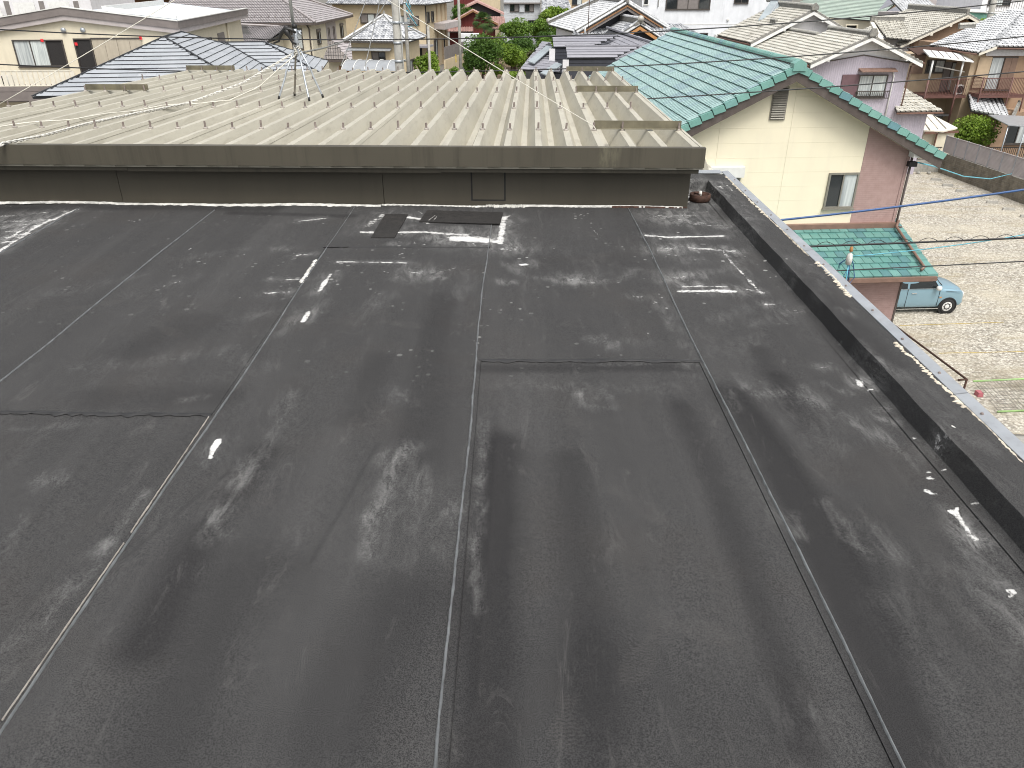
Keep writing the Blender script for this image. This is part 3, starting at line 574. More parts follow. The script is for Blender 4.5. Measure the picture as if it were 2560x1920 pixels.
# fascia in lapped lengths with a lower lip
for i, (a, b) in enumerate([(-5.3, -3.18), (-3.2, -.74), (-.76, 1.395)]):
    o = .002 * (i % 2)
    MB().prism([(a, YF - .012 - o, .482), (a, YF + .035, .484), (a, YF + .035, .476), (a, YF - o, .474), (a, YF - o, .35), (a, YF + .03, .345), (a, YF + .03, .34), (a, YF - .012 - o, .343)], (b - a, 0, 0)).build('fascia', M['fascia'], AX)
for i, (a, b) in enumerate([(-5.25, -2.86), (-2.862, -.52), (-.522, 1.37)]):
    MB().box(a, b, -.125 + .004 * (i % 2), -.09, .292 - .006 * (i == 1), .332).build('fascia_lip', M['fascia'], AX)
MB().box(-5.25, 1.36, -.09, .0, .325, .34).build('soffit', M['wallmetal'], AX)
# folded plates: one rib per part
PITCH = .2297; NR = 29; HR = .135
y0, y1 = YF + .02, YB
def rib_mesh(lap):
    m = MB(); prof = [(-PITCH / 2, -HR), (-.09, -HR), (-.024, 0), (.024, 0), (.09, -HR), (PITCH / 2, -HR)]
    if lap: prof = [(-PITCH / 2, -HR), (-.09, -HR), (-.024, 0), (.022, 0), (.026, .004), (.034, -.012), (.037, -.018), (.0345, -.021), (.09, -HR), (PITCH / 2, -HR)]
    ys = [y0, .71, .76, 2.12, 2.17, 3.61, 3.66, 5.07, 5.12, 6.54, y1]
    for y in ys:
        for x, z in prof: m.v.append((x, y, z + SL * (y - YF)))
    n = len(prof)
    for j in range(len(ys) - 1):
        for i in range(n - 1): m.f.append((j * n + i, j * n + i + 1, (j + 1) * n + i + 1, (j + 1) * n + i))
    o = len(m.v)                                           # turned-down closure at the front end
    m.v += [(x, y0 - .012, -HR * 1.1) for x, z in prof]; m.f += [(i, o + i, o + i + 1, i + 1) for i in range(n - 1)]
    return m.mesh('roof_rib', M['rib'])
RIBS = [rib_mesh(False), rib_mesh(True)]
bolt_me = MB().lathe([(0, .062), (.0085, .064), (.0085, .012), (0, .012)], 8).mesh('bolt', M['bolt'])
wash_me = MB().lathe([(0, .014), (.017, .014), (.021, .009), (.021, 0)], 10).mesh('washer', M['washer'])
ribx = [1.345 - PITCH * k for k in range(NR)]; ROWS = [.71, 2.12, 3.61, 5.07, 6.54]
for k, x in enumerate(ribx):
    meshobj(RIBS[1 if k % 3 == 2 else 0], 'roof_rib', AX, loc=(x, 0, .474))
    for j, y in enumerate(ROWS):
        if (k, j) in ((0, 1), (1, 0)): continue
        b = meshobj(wash_me, 'bolt_washer', AX, loc=(x + random.uniform(-.004, .004), y + random.uniform(-.01, .01), .474 + SL * (y - YF)))
        c = meshobj(bolt_me, 'bolt', b); c.rotation_euler = (random.uniform(-.06, .06), random.uniform(-.08, .08), 0); c.scale.z = random.uniform(.8, 1.1)
MB().prism([(1.395, YF, .474), (1.395, YB, .474 + SL * (YB - YF)), (1.395, YB, .3 + SL * (YB - YF)), (1.395, YF, .34)], (-.006, 0, 0)).build('verge_trim', M['fascia'], AX)
MB().prism([(1.372, YF, .476), (1.396, YF, .4745), (1.396, YF, .45), (1.385, YF, .45)], (0, YB - YF, SL * (YB - YF))).build('verge_cap', M['rib'], AX)
for (a, b, row) in [(.655, 1.37, 0), (.655, 1.37, 2), (.655, 1.37, 4), (-5.1, -4.36, 2), (-5.1, -4.36, 4)]:
    y = ROWS[row]; z = .474 + SL * (y - YF) + .012
    MB().box(a, b, y + .026, y + .031, z, z + .062).box(a, b, y - .015, y + .026, z, z + .004).build('stiffener_angle', M['bar'], AX)
# white sealant along the wall foot
for k, (a, b, w) in enumerate([(-5.2, -3.1, .02), (-3.1, -1.0, .018), (-1.0, -.2, .014), (-.2, .1, .03), (.1, 1.3, .008)]):
    rb = ribbon('foot_sealant', [(a, -.02), (b, -.02)], w, .012, M['caulk'], AX, .45, 160, .012, seed=200 + k)
ribbon('rust_strip', [(.75, -.022), (1.33, -.018)], .018, .010, M['rust'], AX, .5, 60, .01, seed=220)

# ------------------------------------------------------------------ antenna mast on the annex roof
def ar(x, Y): # point on the rib tops below a world position
    return DECK + .474 + SL * (Y - 5.86 - YF)
MX, MY = -2.31, 9.0
an = thing('antenna_mast', 'galvanised antenna mast on four splayed legs standing on the ribbed roof', 'antenna mast', (MX, MY, ar(MX, MY)), 0)
zj = 10.14 - ar(MX, MY)
MB().tube([(0, 0, zj - .04), (0, 0, zj + .24)], .024, 12).build('lower_pole', M['galv'], an, True)
MB().tube([(-.012, 0, zj + .2), (-.016, .0, 3.4)], .0175, 12).build('upper_pole', M['galv'], an, True)
MB().lathe([(.018, zj + .222), (.028, zj + .225), (.028, zj + .262), (.018, zj + .266)], 14).build('collar', M['black'], an, True)
for k, (fx, fy, m) in enumerate([(-.225, -.16, 'galv'), (-.125, .13, 'oldpipe'), (.135, -.28, 'galv'), (.225, -.02, 'galv')]):
    kx, ky = fx * .62, fy * .62
    L = MB().tube([(fx * .12, fy * .12, zj + .02), (kx * .9, ky * .9, zj * .52 + .03), (kx, ky, zj * .47), (fx * .97, fy * .97, .03 - .01), (fx, fy, .0)], .0108, 8).build('leg', M[m], an, True)
    MB().tube([(fx * .97, fy * .97, .035), (fx, fy, -.004)], .0125, 8).build('foot', M['black'], L, True)
for k in range(5): MB().tube([(.036 * math.cos(a), .036 * math.sin(a), zj - .03 + .018 * k + .012 * math.sin(3 * a + k)) for a in np.linspace(0, 6.4, 18)], .006, 5).build('rope_wrap', M['cord' if k % 2 else 'rope'], an, True)
for z in (zj + .09, zj + .15): MB().bar((-.045, -.012, z), (.045, -.012, z), .014, .012).build('clamp', M['galv'], an)
for k, (p, q) in enumerate([((.03, 0, zj + .2), (.065, -.02, zj + .16)), ((.03, 0, zj + .17), (.06, .02, zj + .2))]): MB().tube([p, q], .012, 6).build('wing_bolt', M['galv'], an, True)
# black cable slumped over the pole, grey coaxial tail
o = MB().tube([(-.30, -.02, zj + .13), (-.24, -.03, zj + .15), (-.2, -.03, zj + .23), (-.15, -.04, zj + .275), (-.09, -.05, zj + .265), (-.04, -.05, zj + .235)], [.008, .012, .02, .026, .02, .012], 8).tube([(-.15, -.04, zj + .265), (-.13, -.04, zj + .23), (-.115, -.05, zj + .2), (-.09, -.05, zj + .14), (-.05, -.04, zj + .12)], [.03, .034, .018, .012, .009], 8).build('slumped_cable', M['black'], None, True)
o.location = (MX + .06, MY, ar(MX, MY) - .05); tag(o, 'black rubber cable slumped in a loop against the antenna pole', 'cable')
def wire(name, label, pts, r, mat, cat='cable', group=None, n=5):
    o = MB().tube(pts, r, n).build(name, M[mat], None, True); return tag(o, label, cat, group)
wire('guy_rope', 'pale guy rope running from the antenna mast down to the left roof edge', sag((MX - .02, MY, 11.24), (-5.02, 7.93, 9.75), .02, 8), .0036, 'cord', 'rope')
wire('guy_rope', 'pale guy rope running from the antenna mast down to a bolt at the right', sag((MX, MY, 11.24), (.66, 6.55, 9.79), .02, 8) + [Vector((.68, 6.5, 9.77))], .0036, 'cord', 'rope')
# twisted rope over the ribs: alternating strands drawn as a two-strand helix
def rope_pts(P, n): 
    P = np.array(P, float); s = np.r_[0, np.cumsum(np.linalg.norm(P[1:] - P[:-1], axis=1))]; u = np.linspace(0, s[-1], n)
    return np.stack([np.interp(u, s, P[:, k]) for k in range(3)], -1), u
P, u = rope_pts([(MX - .03, MY - .02, 10.12), (-2.85, 8.7, 9.85), (-3.32, 8.31, 9.70), (-3.48, 7.51, 9.73), (-3.6, 6.77, 9.755), (-3.61, 6.16, 9.775), (-3.7, 5.76, 9.79), (-3.78, 5.6, 9.7), (-3.85, 5.56, 9.5)], 420)
m = MB()
for ph in (0, math.pi):
    w = 55; m.tube([(p[0] + .007 * math.cos(w * t + ph), p[1], p[2] + .007 * math.sin(w * t + ph) + .006) for p, t in zip(P, u)], .0065, 5)
tag(m.build('twisted_rope', M['rope'], None, True), 'thick twisted white rope lying across the ribs left of the antenna mast', 'rope')
P, u = rope_pts([(MX - .02, MY - .03, 10.1), (-2.7, 8.75, 9.82), (-2.96, 8.52, 9.70), (-3.15, 8.45, 9.70), (-3.45, 8.12, 9.715), (-3.76, 7.43, 9.735), (-3.93, 7.12, 9.745), (-4.29, 6.7, 9.755), (-4.7, 6.5, 9.76)], 80)
tag(MB().tube([(p[0], p[1], p[2] + .006 * math.sin(9 * t)) for p, t in zip(P, u)], .0055, 6).build('white_cable', M['cord'], None, True), 'thin white cable draped over the ribs from the antenna mast to the left', 'cable')

# ------------------------------------------------------------------ materials of the neighbourhood
M['teal'] = tile_mat('teal_glazed_tile', (.29, .435, .425), (.36, .505, .49), .28, .7, (.27, .385, .415), .25, .1); M['teal_edge'] = tile_mat('teal_verge_tile', (.155, .34, .295), (.21, .41, .36), .3, .6, (.14, .28, .31), .18, .2); M['teal_dk'] = plain('teal_tile_shade', (.06, .13, .115), .6, .2, 6)  # teal_dk: shade painted on the teal tile fronts and roll channels
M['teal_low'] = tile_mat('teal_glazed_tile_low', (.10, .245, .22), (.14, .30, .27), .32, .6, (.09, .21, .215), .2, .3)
M['slate'] = tile_mat('grey_slate', (.33, .35, .375), (.39, .41, .435), .36, .5, None, .1, .15)
M['slate_dk'] = plain('dark_slate_and_edge_shade', (.03, .032, .036), .6, .2, 6); M['slate2'] = tile_mat('lilac_grey_slate', (.24, .24, .27), (.3, .3, .33), .4, .5, None, .1, .2)  # slate_dk: dark slate, also overlap shade painted on tile front edges
M['tile_cream'] = tile_mat('pale_silver_tile', (.46, .445, .39), (.56, .54, .48), .42, .5, (.36, .34, .29), .15, .35)
M['tile_silver'] = tile_mat('silver_tile', (.52, .53, .54), (.64, .65, .66), .36, .5, (.42, .43, .44), .15, .25)
M['tile_pink'] = tile_mat('pinkish_grey_tile', (.33, .30, .30), (.4, .37, .37), .45, .5, None, .1, .25); M['tile_mottle'] = tile_mat('mottled_tile', (.34, .35, .37), (.58, .59, .6), .4, .5, (.22, .23, .25), .2, .3)
M['tile_dark'] = tile_mat('dark_brown_tile', (.16, .14, .13), (.26, .23, .21), .5, .4); M['tile_green'] = tile_mat('pale_green_slate', (.34, .42, .36), (.42, .5, .43), .45, .5); M['tile_red'] = tile_mat('faded_red_roof', (.36, .22, .19), (.45, .29, .26), .5, .4)
M['under'] = plain('roof_underlay', (.05, .048, .045), .8, .2, 3); M['ridge_old'] = plain('ridge_course', (.2, .195, .18), .7, .35, 8, dirt=(.4, .38, .3), dscale=4); M['ridge_cap'] = plain('ridge_cap_tile', (.42, .41, .37), .5, .3, 9, dirt=(.2, .19, .16), dscale=4)
M['cream'] = plain('cream_siding', (.80, .735, .56), .75, .03, 1.2, dirt=(.73, .67, .52), dscale=.8, bump=.002, bscale=50); M['joint'] = plain('siding_joint', (.6, .53, .38), .8, .1, 5)
def brick_siding():
    t = NT('pink_brick_siding'); p = t.sep(t.pos()); zz = t.math('FRACT', t.math('MULTIPLY', p[2], 15.5)); row = t.math('FLOOR', t.math('MULTIPLY', p[2], 15.5))
    xx = t.math('FRACT', t.math('ADD', t.math('MULTIPLY', p[0], 3.2), t.math('MULTIPLY', row, .37))); g = t.math('MAXIMUM', t.ramp(zz, .0, .16, 1, 0), t.ramp(xx, .0, .05, .6, 0))
    c = t.mix(t.ramp(t.noise(5, 4), .3, .7), (.37, .25, .23), (.43, .30, .275)); c = t.mix(t.math('MULTIPLY', g, .45), c, (.24, .155, .14)); t.bump(t.math('SUBTRACT', 1, g), .006, .7); return t.fin(c, .75, .3)
M['pink'] = brick_siding(); M['brown_trim'] = plain('dark_brown_board', (.085, .068, .06), .55, .15, 4, dirt=(.14, .12, .11)); M['tan_trim'] = plain('copper_brown_flashing', (.2, .125, .095), .5, .15, 4)
def ribbed(name, col, freq=9, dirt=None):
    t = NT(name); p = t.sep(t.pos()); w = t.math('SINE', t.math('MULTIPLY', t.math('ADD', p[0], p[1]), freq * 6.28)); c = t.mix(t.ramp(t.noise(1, 5), .3, .7), mul(col, .92), mul(col, 1.08))
    c = t.mix(t.ramp(t.noise(1.2, 5, .65, t.mapv((3, 3, .4))), .52, .75, 0, .4), c, dirt or mul(col, .7)); t.bump(w, .012, .6); return t.fin(c, .6, .4)
M['lilac'] = ribbed('lilac_corrugated_wall', (.43, .395, .455), 7); M['white_rib'] = ribbed('white_ribbed_cladding', (.72, .74, .77), 1.1); M['brownwall'] = plain('brown_stucco', (.32, .215, .14), .85, .12, 1.5, dirt=(.23, .15, .1)); M['tanwall'] = plain('tan_stucco', (.48, .37, .25), .85, .1, 1.5, dirt=(.37, .28, .19))
M['whitewall'] = plain('white_plaster', (.7, .69, .7), .8, .06, 1.5, dirt=(.52, .51, .51)); M['white'] = plain('white_paint', (.74, .74, .72), .6, .08, 5, dirt=(.5, .49, .46)); M['ivory'] = plain('ivory_wall', (.69, .63, .49), .8, .05, 1, dirt=(.58, .53, .41)); M['creamwall2'] = plain('buff_wall', (.57, .475, .32), .8, .08, 1, dirt=(.44, .36, .25))
M['greyfascia'] = plain('grey_brown_fascia', (.19, .165, .155), .6, .12, 2); M['lightband'] = plain('pale_mauve_band', (.42, .38, .37), .7, .1, 2); M['whitedeck'] = plain('white_roof_coating', (.6, .65, .7), .5, .1, .5, dirt=(.46, .51, .57), dscale=.4)
M['frame'] = plain('bronze_sash', (.085, .075, .068), .45, .15, 6, metal=.3); M['framegrey'] = plain('grey_sash', (.25, .235, .2), .45, .12, 6, metal=.3); M['glass'] = glass_mat('window_glass'); M['curtain'] = curtain_mat('curtain_behind_glass'); M['lace'] = curtain_mat('lace_curtain', (.62, .66, .64), (.42, .46, .46), 14); M['shutter'] = plain('shutter_grey', (.2, .18, .17), .6, .12, 4); M['mauve_sh'] = plain('mauve_shutter', (.13, .075, .085), .6, .1, 4); M['brown_sh'] = plain('brown_shutter', (.2, .13, .095), .6, .12, 4); M['beige_sh'] = ribbed('beige_shutter', (.42, .37, .29), 3)
M['mesh'] = plain('insect_screen', (.02, .018, .018), .8, .3, 20); M['red'] = plain('red_plate', (.75, .03, .04), .5, .1, 5); M['railwhite'] = plain('cream_railing', (.7, .66, .56), .6, .08, 6); M['railbrown'] = plain('red_brown_railing', (.13, .06, .05), .55, .2, 6); M['ac'] = plain('ac_casing', (.68, .68, .65), .5, .06, 5); M['dark'] = plain('dark_opening', (.012, .012, .013), .7, .2, 4)
M['wood'] = plain('weathered_timber', (.25, .13, .06), .75, .25, 6, dirt=(.1, .06, .035)); M['timbernew'] = plain('orange_timber', (.45, .22, .08), .65, .2, 6); M['navy'] = plain('charcoal_siding', (.045, .048, .06), .55, .15, 2); M['polycarb'] = plain('polycarbonate', (.3, .315, .33), .3, .1, 2); M['redwall'] = ribbed('dark_red_cladding', (.115, .018, .016), 2); M['greywall'] = plain('light_grey_cladding', (.5, .52, .54), .7, .06, 1, dirt=(.4, .41, .42)); M['copper'] = plain('brown_gutter', (.16, .085, .06), .5, .15, 5); M['panel'] = plain('solar_panel', (.3, .34, .36), .2, .15, 1, coat=.6); M['mint'] = plain('mint_fascia', (.2, .42, .34), .55, .1, 3)

# ------------------------------------------------------------------ roof tiles
def tile_mesh(kind, w, L, t, amp):
    """one tile: u across, v up the slope, n out; returns vertices and faces"""
    k = {'flat': 1, 's': 4, 'wave': 8, 'long': 1}[kind]; vs = []; fs = []
    def pr(u):
        if kind == 's': return amp * (.5 + .5 * math.sin(2 * math.pi * (u - .05))) if u < 1 else amp * (.5 + .5 * math.sin(-.3))
        if kind == 'wave': return amp * abs(math.sin(2 * math.pi * u))
        return 0
    g = {'flat': .009, 's': 0, 'wave': 0, 'long': .003}[kind]
    us = [i / k for i in range(k + 1)]
    if kind == 'wave':                                   # two rounded rolls with narrow open channels between
        us = [0, .035, .06, .18, .32, .44, .465, .535, .56, .68, .82, .94, .965, 1]; k = len(us) - 1; hv = [0, 0, .75, .95, .95, .75, 0, 0, .75, .95, .95, .75, 0, 0]
    for i in range(k + 1):
        u = us[i]; x = -w / 2 + g + u * (w - 2 * g); a = hv[i] * amp if kind == 'wave' else pr(u)
        vs += [(x, 0, t + a), (x, L, .006 + a), (x, .0, -.004)]
    dk = []
    for i in range(k):
        o = 3 * i; fs += [(o, o + 3, o + 4, o + 1), (o, o + 2, o + 5, o + 3)]; dk += [1 if kind == 'wave' and hv[i] * hv[i + 1] == 0 else 0, 1 if (kind in ('long', 'wave') or (kind == 's' and i == 2)) else 0]  # dk marks faces coloured dark as shade: front edges, hollows, roll channels
    n = len(vs); fs += [(0, 1, 2), (n - 3, n - 1, n - 2)]; dk += [0, 0]
    return vs, fs, dk
def slope(H, eL, eR, tR, tL, kind, mat, row, col, thick=.03, amp=.03, singles=0, name='roof_slope', under=None, pick=None, tname='roof_tile', uthick=.09, jit=.004):
    """roof plane with its tiles. eL/eR eave corners, tR/tL top corners (local). Tiles: up to `singles` parts, the rest one stuff part"""
    eL, eR, tR, tL = (Vector(p) for p in (eL, eR, tR, tL))
    u = (eR - eL).normalized(); nrm = u.cross((tL + tR) / 2 - (eL + eR) / 2).normalized()
    if nrm.z < 0: nrm = -nrm
    v = nrm.cross(u).normalized(); pts = [eL, eR, tR] + ([tL] if (tL - tR).length > .02 else [])
    base = MB().prism([p - nrm * .004 for p in pts], -nrm * uthick).build(name, M[under or 'under'], H)
    P2 = [((p - eL).dot(u), (p - eL).dot(v)) for p in pts]; vmax = max(p[1] for p in P2); nrow = max(1, int(round(vmax / row))); rh = vmax / nrow
    vs0, fs0, dk0 = tile_mesh(kind, col, rh * 1.13, thick, amp); cells = []
    for r in range(nrow):
        vc = (r + .5) * rh; xs = []
        for i in range(len(P2)):
            a, b = P2[i], P2[(i + 1) % len(P2)]
            if (a[1] - vc) * (b[1] - vc) < 0: xs.append(a[0] + (b[0] - a[0]) * (vc - a[1]) / (b[1] - a[1]))
        if len(xs) < 2: continue
        lo, hi = min(xs), max(xs); off = (r % 2) * .5 * col if kind in ('flat', 'long') else 0
        i0 = math.floor((lo - off) / col) ; i1 = math.ceil((hi - off) / col)
        for i in range(i0, i1):
            c = (i + .5) * col + off
            if lo - .3 * col <= c <= hi + .3 * col: cells.append((c, r * rh, min(1, max(.3, (min(hi, c + col / 2) - max(lo, c - col / 2)) / col)), max(lo, c - col / 2), min(hi, c + col / 2)))
    rot = Matrix((u, v, nrm)).transposed()
    Hm = H.matrix_world if H.parent is None else H.matrix_world
    wl = Matrix.Translation(H.location) @ H.rotation_euler.to_matrix().to_4x4()
    def key(c):
        p = wl @ (eL + u * c[0] + v * c[1]); return pick(eL + u * c[0] + v * c[1], p) if pick else (p - cam.location).length
    cells.sort(key=key); me = None
    if singles:
        tm = MB(); tm.add(vs0, fs0); tm.mi = list(dk0); tm.dkm = 'teal_dk' if mat.startswith('teal') else 'slate_dk'; me = tm.mesh(tname, M[mat])
    m = MB(); tints = []; mis = []
    for k, (cx, cv, fr, a, b) in enumerate(cells):
        mid = (a + b) / 2; sx = (b - a) / col
        if k < singles:
            o = meshobj(me, tname, base, Matrix.Translation(eL + u * mid + v * (cv + random.uniform(-jit, jit)) + nrm * .002) @ rot.to_4x4() @ Matrix.Diagonal((sx, 1, 1, 1)))
        else:
            p0 = eL + u * mid + v * (cv + random.uniform(-jit, jit)); m.add([p0 + u * x * sx + v * y + nrm * (z + .002) for x, y, z in vs0], fs0); tints += [random.random()] * len(fs0); mis += dk0
    if m.v: m.t = tints; m.mi = mis; m.dkm = 'teal_dk' if mat.startswith('teal') else 'slate_dk'; m.build(tname + 's', M[mat], base, kind='stuff')
    return base
def ridge_row(H, p, q, r=.09, step=.3, mat='ridge_cap', parts=False, stack=0., name='ridge', smat='ridge_old', seg=6):
    """ridge: optional stacked course with a row of half-round cap tiles"""
    p, q = Vector(p), Vector(q); d = (q - p); L = d.length; d.normalize(); x = d.cross(Vector((0, 0, 1))).normalized(); z = x.cross(d); n = max(1, int(round(L / step)))
    base = MB().prism([p - x * r * .8 - z * .03, p + x * r * .8 - z * .03, p + x * r * .8 + z * (stack + .01), p - x * r * .8 + z * (stack + .01)], d * L).build(name, M[smat], H); m = MB(); tn = []
    for i in range(n):
        a = p + d * (L * i / n) + z * stack; b = p + d * (L * (i + 1.12) / n) + z * stack; vs = []; fs = []
        for e, (c, rr) in enumerate(((a, r * 1.06), (b, r * .96))):
            for k in range(seg + 1):
                t = math.pi * k / seg; vs.append(c + x * math.cos(t) * rr + z * math.sin(t) * rr)
        for k in range(seg): fs.append((k, k + 1, seg + 2 + k, seg + 1 + k))
        fs.append(tuple(range(seg + 1))[::-1])
        if parts: MB().add(vs, fs).build('ridge_tile', M[mat], base)
        else: m.add(vs, fs); tn += [random.random()] * len(fs)
    if m.v: m.t = tn; m.build('ridge_tiles', M[mat], base, kind='stuff')
    return base
def gable_wall(H, x0, x1, y0, y1, h, hp=None, xm=None, mat='whitewall', name='wall', z0=0):
    poly = [(x0, y0, z0), (x1, y0, z0), (x1, y0, h)] + ([((x0 + x1) / 2 if xm is None else xm, y0, hp)] if hp else []) + [(x0, y0, h)]
    return MB().prism(poly, (0, y1 - y0, 0)).build(name, M[mat], H)
def face(f, at):
    """maps (along, up, out) onto a wall face: F front, R right, L left at coordinate `at`"""
    if f == 'F': return lambda a, b, c: (a, at - c, b)
    if f == 'R': return lambda a, b, c: (at + c, a, b)
    return lambda a, b, c: (at - c, -a, b)
def fbox(m, T, a0, a1, b0, b1, c0, c1):
    return m.prism([T(a0, b0, c0), T(a1, b0, c0), T(a1, b1, c0), T(a0, b1, c0)], Vector(T(0, 0, c1)) - Vector(T(0, 0, c0)))
def window(H, a0, a1, b0, b1, f='F', at=0., panes=('glass', 'lace'), fmat='frame', fw=.05, depth=.05, sill=True, box=None, mid=False):
    T = face(f, at); m = MB()
    for q in ((a0, a0 + fw, b0, b1), (a1 - fw, a1, b0, b1), (a0 + fw, a1 - fw, b1 - fw, b1), (a0 + fw, a1 - fw, b0, b0 + fw)): fbox(m, T, *q, -.02, depth)
    n = len(panes); iw = (a1 - a0 - 2 * fw) / n
    for i in range(1, n): fbox(m, T, a0 + fw + iw * i - fw * .4, a0 + fw + iw * i + fw * .4, b0 + fw, b1 - fw, -.02, depth * .8)
    if mid: fbox(m, T, a0 + fw, a1 - fw, (b0 + b1) / 2 - .015, (b0 + b1) / 2 + .015, .006, depth * .6)
    w = m.build('window', M[fmat], H)
    for i, p in enumerate(panes):
        fbox(MB(), T, a0 + fw + iw * i, a0 + fw + iw * (i + 1), b0 + fw, b1 - fw, .0, .012 + .008 * (i % 2)).build('pane', M[p], w)
    if sill: fbox(MB(), T, a0 - .03, a1 + .03, b0 - .04, b0 - .002, 0, depth + .05).build('sill', M[fmat], w)
    if box: fbox(MB(), T, a0 - .04, a1 + .04, b1 + .002, b1 + .22, 0, .16).build('shutter_box', M[box], w)
    return w
def fpart(H, name, mat, f, at, a0, a1, b0, b1, c0, c1, kind=None): return fbox(MB(), face(f, at), a0, a1, b0, b1, c0, c1).build(name, M[mat], H, kind=kind)
def barge(H, p, q, h=.2, t=.05, mat='white', name='bargeboard'):
    p, q = Vector(p), Vector(q); return MB().prism([p, q, q - Vector((0, 0, h)), p - Vector((0, 0, h))], (0, -t, 0)).build(name, M[mat], H)
def gutter(H, p, q, mat='copper', r=.05, name='gutter'):
    return MB().tube([p, q], r, 8).build(name, M[mat], H, True)
def pipe(H, pts, r=.035, mat='copper', name='downpipe'): return MB().tube(pts, r, 7).build(name, M[mat], H, True)
def railing(H, T, a0, a1, b0, b1, step, mat, bw=.02, name='railing'):
    m = MB(); fbox(m, T, a0, a1, b1 - .05, b1, -.02, .03); r = m.build(name, M[mat], H); m = MB(); fbox(m, T, a0, a1, b0, b0 + .04, -.02, .03)
    a = a0
    while a <= a1: fbox(m, T, a - bw / 2, a + bw / 2, b0 + .04, b1 - .05, -.01, .01); a += step
    m.build('balusters', M[mat], r, kind='stuff'); return r
def ac_unit(label, loc, rz=0, group=None):
    a = thing('air_conditioner', label, 'air conditioner', loc, rz, group); MB().box(0, .78, 0, .28, .05, .6).build('casing', M['ac'], a)
    MB().lathe([(.21, -.003), (.23, -.012), (.21, -.016), (.06, -.016), (.05, -.02), (0, -.02)], 18, (.27, 0, .33), 'y').build('fan_grille', M['dark'], a)
    for x in (.08, .62): MB().box(x, x + .06, -.01, .3, 0, .05).build('foot', M['ac'], a)
    return a

# ------------------------------------------------------------------ cream house with teal tiles (right)
LH = thing('teal_roof_house', 'cream and pink house with teal glazed tile gable roof right of the metal roof', 'house', (8.40, 24.8, 0), 4)
SLP = .515; RH = 8.44
def lz(x): return RH - SLP * abs(x)
gp = [(-4.32, 0.), (4.32, 0.), (4.32, lz(4.32) - .22), (0, RH - .28), (-4.32, lz(4.32) - .22)]
MB().prism([(x, .03, z) for x, z in gp], (0, 13.4, 0)).build('wall', M['joint'], LH)
zs = [3.3] + [3.43 + .455 * k for k in range(1, 12)]
for i in range(len(zs) - 1):
    for a, b in ((-4.32, -2.0), (-1.994, .245), (.251, 2.785)):
        p = rect_clip(gp, a, b, zs[i] + .0012, zs[i + 1] - .0012)
        if len(p) > 2: MB().prism([(x, .0, z) for x, z in p], (0, .028, 0)).build('siding_panel', M['cream'], LH)
MB().prism([(x, -.004, z) for x, z in rect_clip(gp, 2.79, 4.32, 3.3, 9)], (0, .03, 0)).build('brick_siding', M['pink'], LH)
fpart(LH, 'corner_trim', 'pink', 'F', -.006, 4.22, 4.325, 3.3, 5.95, 0, .02)
# gable vent
vt = fpart(LH, 'gable_vent', 'framegrey', 'F', 0, -.49, .0, 6.85, 7.82, 0, .03)
fpart(vt, 'vent_cavity', 'dark', 'F', 0, -.455, -.035, 6.9, 7.78, .03, .034)
for k in range(13): MB().prism([(-.46, -.034, 6.9 + .068 * k), (-.46, -.07, 6.885 + .068 * k), (-.46, -.07, 6.897 + .068 * k), (-.46, -.034, 6.94 + .068 * k)], (.425, 0, 0)).build('louvre', M['framegrey'], vt)
window(LH, 1.76, 2.76, 4.06, 5.21, 'F', 0, ('glass', 'curtain'), 'framegrey', .06, .06)
wl_ = window(LH, -2.9, -1.14, 4.0, 5.14, 'F', 0, ('glass', 'glass'), 'framegrey', .06, .05)
fpart(LH, 'shutter_box', 'ac', 'F', 0, -2.95, -1.08, 5.15, 5.47, 0, .2)
# roof: left slope in view tile by tile, right slope beyond the ridge
EX = 5.13; YV, YR = -.42, 14.2
slope(LH, (-EX, YR, lz(EX)), (-EX, YV, lz(EX)), (0, YV, RH), (0, YR, RH), 'wave', 'teal', .386, .36, .05, .05, 300, pick=lambda l, w: (0 if l.x > -3.9 + .12 * (w.y - 24) else 100) + (w - cam.location).length, under='brown_trim')
slope(LH, (EX, YV, lz(EX)), (EX, YR, lz(EX)), (0, YR, RH), (0, YV, RH), 'wave', 'teal', .386, .36, .05, .05, 0, under='brown_trim')
ridge_row(LH, (0, YV + .1, RH + .03), (0, YR, RH + .03), .13, .36, 'teal_edge', True, .03, 'ridge', 'brown_trim')
MB().prism([(-.2, YV - .14, RH - .12), (.2, YV - .14, RH - .12), (.19, YV - .14, RH + .08), (0, YV - .14, RH + .2), (-.19, YV - .14, RH + .08)], (0, .3, 0)).build('ridge_end_tile', M['teal_edge'], LH)
